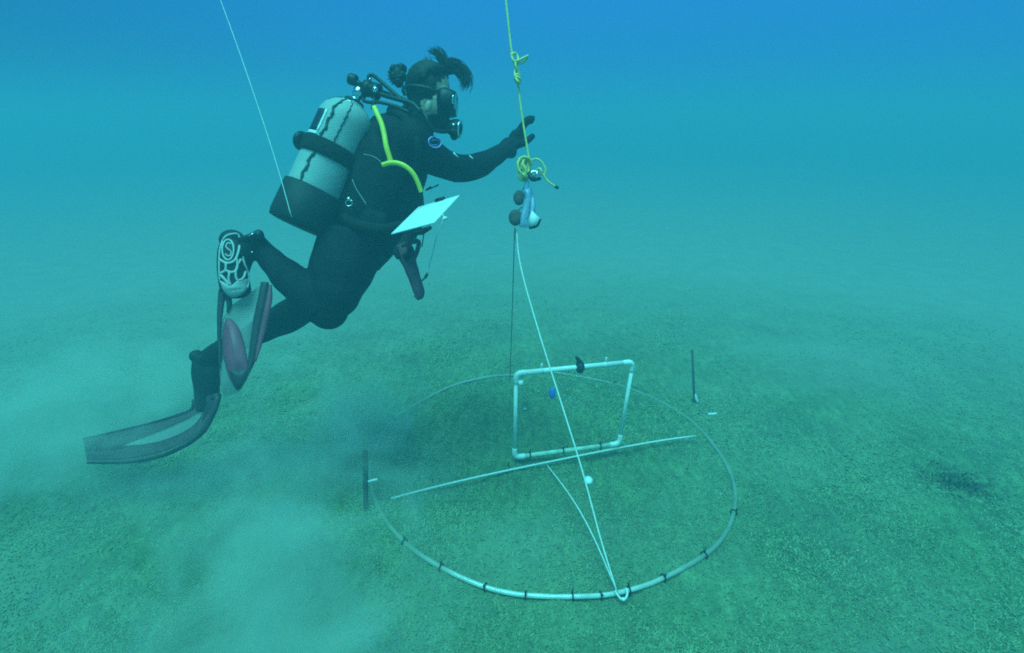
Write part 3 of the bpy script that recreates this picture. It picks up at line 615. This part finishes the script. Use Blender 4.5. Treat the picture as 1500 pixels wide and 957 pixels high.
tool = thing('hand_tool', C(590, 372, 1.83), 'dark purple hand tool with a loop guard and hooked end under the slate', 'tool')
q_ = MB(); q_.tube([C(588, 360, 1.83), C(595, 374, 1.825), C(602, 392, 1.82), C(608, 410, 1.82), C(613, 425, 1.82), C(614, 432, 1.82), C(609, 437, 1.82)], [.026, .028, .023, .0200, .0195, .0170, .011], n=14, smooth=6, flat=(AF, .7)); q_.build('handle', M['tool'], tool)
q_ = MB(); q_.tube([C(590, 360, 1.79), C(600, 356, 1.77), (C(613, 354, 1.77)), C(611, 368, 1.77), C(604, 384, 1.78)], .0075, n=8, smooth=4); q_.build('loop_guard', M['tool'], tool)
q_ = MB(); q_.tube([C(608, 357, 1.825), C(609, 348, 1.80), C(613, 338, 1.76)], .003, n=6, smooth=4); q_.tube([C(618, 362, 1.825), C(620, 348, 1.80), C(622, 336, 1.76)], .002, n=6, smooth=4); q_.build('lanyard', M['cord_dark'], tool)

# ------------------------------------------------------------------ descent line, knots, pouch
APX = C(768, 272, 2.12)
yl = thing('descent_line', APX, 'yellow descent line knotted twice above the bundle of gear', 'rope')
def yd(y): return 2.12
pts = [(C(741, 0, 2.12) + (C(741, 0, 2.12) - C(749, 70, 2.12)) * 1.9), C(741, 0, 2.12), C(749, 72, 2.12), C(757, 110, 2.12), C(764, 165, 2.12), C(772, 215, 2.12), C(775, 232, 2.12)]
q_ = MB(); q_.tube(pts, .0042, n=8, smooth=5); q_.build('rope', M['yellow'], yl)
q_ = MB(); k_ = 2.105
def rp(pts, rad=.0046, mb=None): (mb or q_).tube([C(*p) for p in pts], rad, n=7, smooth=5)
rp([(749, 79, k_), (751, 87, k_ - .01), (756, 92, k_ - .005), (759, 86, k_ + .01), (755, 78, k_ + .008), (750, 80, k_ - .006), (750, 84, k_)], .0052)
rp([(756, 90, k_ - .01), (763, 87, k_), (771, 83, k_), (774, 81.5, k_)]); rp([(757, 93, k_), (765, 92.5, k_ + .01), (770, 88, k_ + .012), (772, 84, k_ + .01)])
rp([(755, 92, k_ - .012), (756, 98, k_ - .012), (759, 104, k_ - .006), (760, 110, k_)]); rp([(759, 92, k_), (756, 99, k_ + .01), (754, 106, k_), (755, 113, k_ - .01)])
rp([(754, 112, k_ - .01), (760, 114, k_ - .014), (762, 119, k_), (757, 121, k_ + .01), (754, 115, k_ + .004), (757, 109, k_ - .008), (762, 112, k_)], .0050)
rp([(755, 114, k_ - .01), (759, 120, k_ - .016), (762, 122, k_), (761, 117, k_ + .01)], .005)
q_.build('knot', M['yellow'], yl)
q_ = MB()
for i in range(11):
    x0 = 760 + random.uniform(0, 11); a = random.uniform(-2, 2); b2 = random.uniform(-.022, .022)
    rp([(x0, 232 + a, 2.11 + b2), (x0 + random.uniform(-5, 1), 240, 2.10 + b2), (x0 + random.uniform(-3, 4), 250, 2.10 + b2), (767 + random.uniform(-3, 5), 260 + a, 2.11 + b2), (773 + random.uniform(-4, 4), 250, 2.12 + b2), (772 + random.uniform(-4, 4), 236, 2.12 + b2), (x0 + 3, 231, 2.11 + b2)], .0047)
rp([(762, 246, 2.09), (759, 256, 2.09), (763, 264, 2.10), (770, 265, 2.11)]); rp([(759, 234, 2.09), (768, 230, 2.085), (777, 234, 2.09), (779, 242, 2.1)], .0052)
rp([(775, 237, 2.11), (785, 233, 2.11), (793, 237, 2.11), (799, 248, 2.11), (797, 256, 2.11), (791, 254, 2.11), (787, 249, 2.11), (791, 247, 2.1), (794, 253, 2.1)], .0040)
rp([(796, 255, 2.11), (801, 264, 2.11), (808, 270, 2.11), (815, 274, 2.11)], .0042)
q_.build('coil', M['yellow'], yl)
q_ = MB(); q_.tube([C(813, 273, 2.11), C(818, 276, 2.11)], .006, n=8); q_.build('rope_end', M['tie'], yl)
sh = thing('snap_shackle', C(783, 257, 2.10), 'silver snap shackle hanging at the foot of the yellow coil', 'shackle')
q_ = MB(); q_.tube([C(783, 257, 2.10) + .019 * (AX * math.cos(a) * .85 + AU * math.sin(a) * .8) for a in [6.283 * k2 / 14 for k2 in range(14)]], .0062, n=8, closed=True); q_.ellipsoid(C(786, 256, 2.085), (AX * .008 + AU * .007, AF * .008, AU * .014), 12, 8); q_.build('bow', M['chrome'], sh)
q_ = MB(); q_.tube([C(774, 254, 2.1), C(780, 262, 2.09), (C(792, 262, 2.1))], [.009, .011, .006], n=8, smooth=3); q_.build('pin', M['rubber'], sh)
pc = thing('gear_pouch', C(773, 330, 2.12), 'translucent bluish plastic pouch hanging under the yellow coil', 'pouch')
q_ = MB(); rows = []
for i in range(9):
    t = i / 8; xl = 768 - 4 * t + 2 * math.sin(t * 5); xr = 776 + 11 * t ** .8 + 1.5 * math.sin(t * 7); yy = 278 + 54 * t
    rows.append([C(xl + (xr - xl) * j / 6, yy + 2 * math.sin(j), 2.11 + .012 * math.sin(j * 1.4 + i * .6)) for j in range(7)])
q_.grid(rows, .016); q_.build('sleeve', M['pouch'], pc)
q_ = MB(); q_.prism(outl([(779, 309), (791, 320), (786, 330), (776, 333), (775, 320)], 2.095), AF * .01); q_.build('reflector', M['white'], pc)
q_ = MB(); q_.tube([C(791, 321, 2.10), C(786, 331, 2.10), C(775, 334, 2.10)], .006, n=8, smooth=3); q_.build('rim', M['rubber'], pc)
q_ = MB(); q_.tube([C(771, 262, 2.11), C(772, 272, 2.11), C(768, 284, 2.11)], [.008, .009, .006], n=8, smooth=3); q_.build('neck', M['pouch'], pc)
for (px, py, rx, ry), txt in (((760, 290, 8, 11), 'upper dark oval float beside the plastic pouch'), ((755, 319, 10, 12), 'lower dark oval float beside the plastic pouch')):
    f_ = thing('gear_float', C(px, py, 2.13), txt, 'float', 'dark floats hanging on the line'); q_ = MB(); q_.ellipsoid(C(px, py, 2.13), (AX * PXM(rx, 2.13), AF * .014, AU * PXM(ry, 2.13)), 20, 14); q_.build('shell', M['brown'], f_)
    q_ = MB(); q_.tube([C(px + 4, py - 9, 2.125), C(px + 7, py - 14, 2.12), C(768, py - 16, 2.115)], .002, n=5, smooth=3); q_.build('cord', M['cord_dark'], f_)

# ------------------------------------------------------------------ hoop on the bottom
hx, hy_, hrx, hry = .172, 2.19, .803, .862      # the soft hoop is a little out of round
hr = hry
HZ = .010
HK = [(-180, -.002), (-150, .000), (-125, .005), (-90, .010), (-60, .008), (-30, .005), (0, .003), (25, .000), (45, -.004), (70, -.002), (95, .003), (118, .006), (140, .002), (160, -.003), (180, -.002)]   # how far the hoop sits above or in the turf, by bearing
def hoop_z(a):
    d = math.degrees(math.atan2(math.sin(a), math.cos(a))); g = np.mean([ground_z(hx + hrx * math.cos(a + e_) , hy_ + hry * math.sin(a + e_)) for e_ in np.linspace(-.12, .12, 9)])
    return float(g + np.interp(d, [k_ for k_, _ in HK], [v for _, v in HK]) + .004)
hoop = thing('plot_hoop', (hx, hy_, HZ), 'large clear plastic hoop with dark ties lying on the seabed', 'hoop')
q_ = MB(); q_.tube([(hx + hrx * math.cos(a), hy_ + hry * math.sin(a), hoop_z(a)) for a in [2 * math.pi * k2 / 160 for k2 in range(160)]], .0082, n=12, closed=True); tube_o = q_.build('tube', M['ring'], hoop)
fa = tube_o.data.attributes.new('off_glint', 'FLOAT', 'POINT'); fv = []          # painted highlight by bearing: front and parts of the back paler, more opaque
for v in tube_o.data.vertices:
    d = math.degrees(math.atan2(v.co.y / hry, v.co.x / hrx)); glint = max(math.exp(-((d + 93) / 30) ** 4), .45 * math.exp(-((d - 122) / 14) ** 2), .4 * math.exp(-((d - 95) / 8) ** 2)); fv.append(1 - glint * (.85 + .15 * math.sin(d * .9)))
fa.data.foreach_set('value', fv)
nn = M['ring'].node_tree; at = nn.nodes.new('ShaderNodeAttribute'); at.attribute_name = 'off_glint'; b = nn.nodes['Principled BSDF']
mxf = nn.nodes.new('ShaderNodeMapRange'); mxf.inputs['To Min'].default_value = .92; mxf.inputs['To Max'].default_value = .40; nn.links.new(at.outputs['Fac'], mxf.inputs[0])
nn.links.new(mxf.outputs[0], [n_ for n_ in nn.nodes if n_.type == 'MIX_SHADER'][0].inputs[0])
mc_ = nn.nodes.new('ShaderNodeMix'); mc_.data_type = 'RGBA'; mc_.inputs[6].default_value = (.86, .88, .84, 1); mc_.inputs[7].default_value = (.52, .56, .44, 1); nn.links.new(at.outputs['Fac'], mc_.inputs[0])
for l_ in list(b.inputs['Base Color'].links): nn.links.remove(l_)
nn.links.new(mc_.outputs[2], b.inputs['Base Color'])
def tie_mesh(base):
    q2 = MB(); q2.tube([Vector((0, .0125 * math.cos(a), .0125 * math.sin(a))) for a in [6.283 * k2 / 12 for k2 in range(12)]], .0026, n=6, closed=True); q2.box((0, -.004, .017), (Vector((.0025, 0, 0)), Vector((0, .003, 0)), Vector((0, 0, .005)))); q2.tube([(0, -.004, .018), (.002, -.012, .034)], .0013, n=4)
    return q2
t0 = tie_mesh(None).build('cable_tie', M['tie'], None); tmesh = t0.data; bpy.data.objects.remove(t0)
def put_tie(par, pos, ang, tilt=0, sc=1.0, name='cable_tie'):
    o = bpy.data.objects.new(name, tmesh); COL.objects.link(o); o.parent = par; o.location = Vector(pos) - ROOT[par.name]; o.rotation_euler = (tilt, 0, ang); o.scale = (sc,) * 3; ROOT[o.name] = Vector(pos); return o
for (px, py) in ((585, 800), (645, 833), (711, 857), (770, 871), (839, 876), (880, 871), (921, 863), (972, 848), (1030, 810), (1075, 742), (612, 622), (900, 556)):
    p = G(px, py, HZ); a = math.atan2((p.y - hy_) / hry, (p.x - hx) / hrx); put_tie(hoop, (hx + hrx * math.cos(a), hy_ + hry * math.sin(a), hoop_z(a)), a + math.pi / 2, random.uniform(-.6, .6))

# rod across the hoop
RZ = .026; ra_ = G(572, 724, RZ); rb_ = G(1020, 633, RZ); rdir = (rb_ - ra_).normalized(); rang = math.atan2(rdir.y, rdir.x)
rod = thing('cross_rod', (ra_ + rb_) / 2, 'thin white rod lying across the middle of the clear hoop', 'rod')
q_ = MB(); q_.tube([ra_ + (rb_ - ra_) * t - Vector((0, 0, .022 * (abs(t - .5) * 2) ** 3)) for t in [k2 / 20 for k2 in range(21)]], .0046, n=10); q_.build('bar', M['white'], rod)
for px, py in ((634, 706), (644, 704), (745, 681)): put_tie(rod, G(px, py, RZ), rang, 0, .62)

# PVC frame standing on the rod
FL = G(754, 670, .045); FR = G(907, 650, .045); fdirx = (FR - FL).normalized(); fn = Vector((fdirx.y, -fdirx.x, 0)); 
def height_for(base, py, lean):
    best = (1e9, 0)
    for h_ in np.linspace(.2, .8, 241):
        y = pix(base + Vector((0, 0, h_)) + lean * h_)[1]
        if abs(y - py) < best[0]: best = (abs(y - py), h_)
    return best[1]
lean = fdirx * 0.035 - fn * .05
hL = height_for(FL, 547, fdirx * .0); hR = height_for(FR, 530, fdirx * .1)
TLc = FL + Vector((0, 0, hL)) + fdirx * .005; TRc = FR + Vector((0, 0, hR)) + fdirx * .035
print('FRAME', (FR - FL).length, hL, hR)
frame = thing('pvc_frame', (FL + FR) / 2, 'upright square frame of white plastic pipe standing inside the hoop', 'frame')
for a, b_, rad, mt_ in ((TLc, TRc, .0112, 'pvc'), (FL, TLc, .0082, 'pvc'), (FR, TRc, .0082, 'pvc'), (FL, FR, .0098, 'pvc_algae')):
    d = (b_ - a).normalized(); q_ = MB(); q_.tube([a + d * .02, b_ - d * .02], rad, n=14); q_.build('pipe', M[mt_], frame)
for c_, n1_, n2_ in ((TLc, TRc, FL), (TRc, TLc, FR), (FL, FR, TLc), (FR, FL, TRc)):
    u1 = (n1_ - c_).normalized(); u2 = (n2_ - c_).normalized(); q_ = MB()
    q_.tube([c_ + u1 * .045, c_ + u1 * .020, c_ + (u1 + u2) * .006, c_ + u2 * .020, c_ + u2 * .045], [.0122, .0126, .0122, .0114, .0104], n=12, smooth=4); q_.build('elbow', M['pvc'], frame)
for px, py in ((775, 671), (823, 663), (878, 655)):
    t = (px - 754) / (907 - 754); p = FL.lerp(FR, t); put_tie(frame, p, rang, 0, 1.0)
p = TLc.lerp(TRc, .535); q_ = MB(); q_.ellipsoid(p, (fdirx * .020, fn * .026, Vector((0, 0, .026))), 14, 10, jitter=.2); q_.tube([p + Vector((0, 0, .02)), p - fdirx * .012 + Vector((0, 0, .04)), p - fdirx * .02 + Vector((0, 0, .048))], [.012, .009, .006], n=8, smooth=3); q_.build('clamp', M['tie'], frame)
for t in (.21, .76):
    p = TLc.lerp(TRc, t); q_ = MB(); q_.tube([p + Vector((0, 0, .012)), p + Vector((0, 0, .034))], .004, n=6); q_.tube([p - fdirx * .006, p + fdirx * .006], .0130, n=12); q_.build('line_loop', M['cord_white'], frame)
# strings of the frame
strs = [[C(757, 569, depth(FL)), C(767, 600, depth(FL)), C(781, 638, depth(FL))], [TLc.lerp(TRc, .08) - Vector((0, 0, .06)), TLc.lerp(TRc, .5) - Vector((0, 0, .05)), TLc.lerp(TRc, .72) - Vector((0, 0, .07))]]
q_ = MB(); q_.tube(strs[0], .0016, n=5, smooth=4); q_.build('string', M['cord_grey'], frame)
p = C(763, 562, depth(TLc)); q_ = MB(); q_.box(p, (fdirx * .009, fn * .006, Vector((0, 0, .012)))); q_.build('tag', M['pvc'], frame)
p = C(769, 600, depth(TLc)); q_ = MB(); q_.box(p, (fdirx * .006, fn * .004, Vector((0, 0, .007)))); q_.build('tag', M['cord_grey'], frame)
bl = thing('sample_clip', C(810, 578, 2.42), 'small blue plastic clip on the line behind the frame', 'clip')
q_ = MB(); q_.ellipsoid(C(809, 576, 2.42), (AX * .015, AF * .010, AU * .026), 12, 8); q_.build('clip_body', M['blue'], bl)
q_ = MB()
for dy in (0, 7, 13): q_.tube([C(818, 583 + dy, 2.42), C(832, 586 + dy, 2.43), C(842, 582 + dy, 2.43)], .0012, n=5, smooth=3)
q_.tube([C(818, 596, 2.42), C(814, 606, 2.42)], .0012, n=5); q_.build('wire', M['cord_grey'], bl)

# bridle lines from the hoop up to the gear
EY = Vector((hx + hrx * math.cos(-1.46), hy_ + hry * math.sin(-1.46), HZ)); EY = G(905, 869, HZ)
top = C(755, 350, 2.15)
def line(name, pts, rad, mt_, label, cat='line', sm=6, group=None):
    q2 = MB(); q2.tube(pts, rad, n=7, smooth=sm); o = q2.build(name, M[mt_], None, loc=pts[0]); return tag(o, label, cat, group)
# the front line is seen taut: its points lie in one plane between hoop and gear
dEY = depth(EY)
def lerpd(t): return dEY + (2.15 - dEY) * t
fl = [(904, 868, 0), (880, 790, .15), (853, 690, .345), (822, 590, .535), (795, 505, .70), (770, 420, .86), (760, 375, .95), (757, 340, 1.0)]
line('bridle_line', [C(x, y, lerpd(t)) for x, y, t in fl], .0031, 'cord_white', 'long taut white line from the hoop edge up past the frame', 'line')
bk = [(905, 870, 1.0), (885, 825, .9), (860, 770, .78), (832, 720, .66), (805, 686, .55)]
q1 = G(800, 680, .01)
line('bridle_line', [EY, EY.lerp(q1, .3) + Vector((0, 0, .05)), EY.lerp(q1, .6) + Vector((0, 0, .05)), q1], .0027, 'cord_white', 'slack white line lying from the hoop edge towards the frame foot', 'line')
q_ = MB(); q_.tube([EY + Vector((-.01, 0, .01)), EY + Vector((.0, -.02, .005)), EY + Vector((.014, -.028, .0)), EY + Vector((.028, -.01, .008)), EY + Vector((.026, .008, .012))], .0036, n=7, smooth=5); q_.ellipsoid(EY + Vector((.012, -.028, .004)), (AX * .008, AF * .007, AU * .006), 10, 8); tag(q_.build('line_knot', M['cord_white'], None, loc=EY), 'small white knot tying the lines to the front of the hoop', 'knot')
line('hanging_line', [C(754, 334, 2.15), C(752, 400, 2.3), C(750, 470, 2.5), C(748, 525, 2.62), C(747, 560, 2.75)], .0018, 'cord_dark', 'thin dark line hanging straight down from the floats', 'line')
line('hanging_line', [C(756, 336, 2.15), C(755, 345, 2.15), C(756, 356, 2.15)], .0018, 'cord_grey', 'short grey line end under the lower float', 'line')
p = C(862, 703, dEY + .34 * (2.15 - dEY) + .10); q_ = MB(); q_.lathe(p + AF * .003 - AU * .003, p - AF * .003 + AU * .002, [(0, .006), (.0005, .0155), (.004, .0155), (.0045, .006)], 20); tag(q_.build('marker_disc', M['white'], None, loc=p), 'small round white disc beside the taut line in the hoop', 'disc')
line('fishing_line', [C(323, 0, 1.75) + (C(323, 0, 1.75) - C(352, 80, 1.75)) * 1.5, C(323, 0, 1.75), C(352, 80, 1.74), C(386, 180, 1.73), C(408, 250, 1.72), C(427, 318, 1.71)], .0013, 'cord_white', 'thin pale line hanging down in front of the tank boot', 'line')

# stakes at the hoop edge
def stake(px0, py0, px1, py1, label, rad):
    b0 = G(px1, py1, 0); d = depth(b0); t = C(px0, py0, d)
    s_ = thing('marker_stake', b0, label, 'stake', 'dark stakes at the hoop edge'); q2 = MB(); q2.tube([b0 - Vector((0, 0, .1)), b0, b0.lerp(t, .5), t], [rad, rad, rad * 1.05, rad], n=10); q2.tube([t, t + (t - b0).normalized() * .006], [rad, rad * .7], n=10); q2.build('post', M['stake'], s_); return s_, b0, t
s1_, b1, t1 = stake(535, 662, 536, 752, 'dark upright stake at the left edge of the hoop', .0095)
s2_, b2_, t2 = stake(1014, 514, 1017, 588, 'dark upright stake at the far right edge of the hoop', .0062)
def strip_tag(pts, rad, label):
    q2 = MB(); q2.tube(pts, rad, n=6, smooth=4, flat=(AF, .5)); return tag(q2.build('marker_strip', M['white'], None, loc=pts[0]), label, 'strip', 'small white strips by the stakes')
dd = depth(b1); strip_tag([C(538, 706, dd), C(546, 704, dd), C(553, 702.5, dd)], .005, 'small white strip beside the left stake')
dd = depth(b2_); strip_tag([C(1016, 573, dd), C(1018, 581, dd), C(1023, 590, dd)], [.003, .012, .006], 'white strip bent down from the far right stake')
p_ = G(1043, 607, .02); strip_tag([p_ - AX * .02, p_, p_ + AX * .024 + AU * .003], .0075, 'short white strip lying beyond the right end of the rod')

# dark weed clump on the right
cw = G(1405, 700); q_ = MB()
for i in range(900):
    a = random.uniform(0, 6.28); rr = abs(random.gauss(0, .13)); x, y = cw.x + rr * math.cos(a) * 1.2, cw.y + rr * math.sin(a) * .9; z = ground_z(x, y); h_ = random.uniform(.010, .035) * math.exp(-(rr / .2) ** 2); la_ = random.uniform(0, 6.28); w_ = random.uniform(.004, .008)
    c0_ = Vector((x, y, z - .004)); d1 = Vector((math.cos(la_), math.sin(la_), 0)); q_.add([c0_ - d1 * w_, c0_ + d1 * w_, c0_ + Vector((random.gauss(0, .02), random.gauss(0, .02), h_))], [(0, 1, 2)])
tag(q_.build('seaweed_clump', mat('seaweed', (.13, .16, .09), .9, spec=.1, var=.4), None, smooth=False, loc=cw), 'low dark weed clump on the seabed at the far right', 'seaweed')

# ------------------------------------------------------------------ water haze and stirred silt
def vol_box(name, lo, hi):
    c_ = (Vector(lo) + Vector(hi)) / 2; h_ = (Vector(hi) - Vector(lo)) / 2; q2 = MB(); q2.box(c_, (Vector((h_.x, 0, 0)), Vector((0, h_.y, 0)), Vector((0, 0, h_.z))))
    m_ = bpy.data.materials.new(name); m_.use_nodes = True; t = m_.node_tree; t.nodes.remove(t.nodes['Principled BSDF']); pv = t.nodes.new('ShaderNodeVolumePrincipled'); t.links.new(pv.outputs[0], t.nodes['Material Output'].inputs['Volume'])
    o = q2.build(name, m_, None, smooth=False, loc=(0, 0, 0)); tag(o, kind='stuff'); return o, m_, pv
hz, hm, pv = vol_box('haze', (-62, -62, -1.3), (62, 66, 2.15)); hz['label'] = 'blue green water between the lens and the distance'
pv.inputs['Color'].default_value = (.20, .525, .655, 1); pv.inputs['Density'].default_value = HAZE; pv.inputs['Anisotropy'].default_value = .1

def silt(name, c, rad, dens, seed, label):
    c = Vector(c); o, m_, pv_ = vol_box(name, c - Vector(rad), c + Vector(rad)); o['label'] = label
    me_ = o.data; t = m_.node_tree
    g = t.nodes.new('ShaderNodeNewGeometry'); mp = t.nodes.new('ShaderNodeMapping'); mp.vector_type = 'TEXTURE'; mp.inputs['Location'].default_value = c; mp.inputs['Scale'].default_value = rad
    ln_ = t.nodes.new('ShaderNodeVectorMath'); ln_.operation = 'LENGTH'; nz = t.nodes.new('ShaderNodeTexNoise'); nz.inputs['Scale'].default_value = 3.6; nz.inputs['Detail'].default_value = 6; nz.inputs['Roughness'].default_value = .6; nz.inputs['Distortion'].default_value = .6; nz.noise_dimensions = '4D'; nz.inputs['W'].default_value = seed
    t.links.new(g.outputs['Position'], mp.inputs[0]); t.links.new(mp.outputs[0], ln_.inputs[0]); t.links.new(g.outputs['Position'], nz.inputs['Vector'])
    a = t.nodes.new('ShaderNodeMath'); a.operation = 'MULTIPLY_ADD'; a.inputs[1].default_value = 4.2; t.links.new(nz.outputs[0], a.inputs[0])     # noise*1.5 - r
    sb = t.nodes.new('ShaderNodeMath'); sb.operation = 'MULTIPLY'; sb.inputs[1].default_value = -1; t.links.new(ln_.outputs['Value'], sb.inputs[0]); of = t.nodes.new('ShaderNodeMath'); of.operation = 'ADD'; of.inputs[1].default_value = -1.25; t.links.new(sb.outputs[0], of.inputs[0]); t.links.new(of.outputs[0], a.inputs[2])
    mr_ = t.nodes.new('ShaderNodeMapRange'); mr_.interpolation_type = 'SMOOTHSTEP'; mr_.inputs['From Min'].default_value = -.10; mr_.inputs['From Max'].default_value = .75; mr_.inputs['To Max'].default_value = dens
    t.links.new(a.outputs[0], mr_.inputs[0]); t.links.new(mr_.outputs[0], pv_.inputs['Density']); pv_.inputs['Color'].default_value = (.80, .90, .77, 1)
    return o
for c_, r_, d_, sd_, txt in (((-.74, 1.40, .04), (.60, 1.0, .32), 3.4, 2.0, 'pale cloud of stirred silt drifting over the seabed left of the hoop'),
        ((-2.0, 2.15, .10), (.95, .75, .42), 2.6, 7.0, 'pale cloud of stirred silt around the tip of the low fin'),
        ((-.95, 2.25, .06), (.55, .60, .30), 2.8, 4.4, 'pale puff of silt below the hanging fin')):
    silt('silt_cloud', c_, r_, d_, sd_, txt)
scn.cycles.volume_step_rate = 2.0

def specks(name, P, r, m_, label):
    base = np.array([[1, 0, 0], [-1, 0, 0], [0, 1, 0], [0, -1, 0], [0, 0, 1], [0, 0, -1]], float); fc = np.array([[0, 2, 4], [2, 1, 4], [1, 3, 4], [3, 0, 4], [2, 0, 5], [1, 2, 5], [3, 1, 5], [0, 3, 5]])
    k = len(P); V = (P[:, None] + base[None] * r[:, None, None] * rng.uniform(.5, 1.3, (k, 6, 1))).reshape(-1, 3); Fa = (fc[None] + (np.arange(k) * 6)[:, None, None]).reshape(-1, 3)
    me_ = bpy.data.meshes.new(name); me_.from_pydata(V.tolist(), [], Fa.tolist()); me_.materials.append(m_); o = bpy.data.objects.new(name, me_); COL.objects.link(o); return tag(o, label, kind='stuff')
k = 7000; yy = .8 + 4.2 * rng.random(k) ** .7; P = np.stack([rng.uniform(-1.05, 1.05, k) * yy, yy, rng.uniform(.1, 2.08, k)], -1)
specks('suspended_particles', P, (.00025 + .0007 * rng.random(k) ** 4) * (P[:, 1] / 2), mat('silt_fleck', (.60, .62, .58), .9), 'tiny flecks drifting in the water')
k = 160; x = rng.uniform(-1.5, 3, k); y = rng.uniform(.9, 4, k)
specks('shell_bits', np.stack([x, y, mesh_z(x, y) + .004], -1), rng.uniform(.002, .007, k) * rng.uniform(.3, 1, k), mat('shell', (.55, .56, .50), .7, var=.3), 'small pale shell bits scattered on the seabed')
print('TOPZ', max((o.matrix_world @ Vector(c)).z for o in scn.objects if o.type == 'MESH' and o.name != 'haze' for c in o.bound_box))
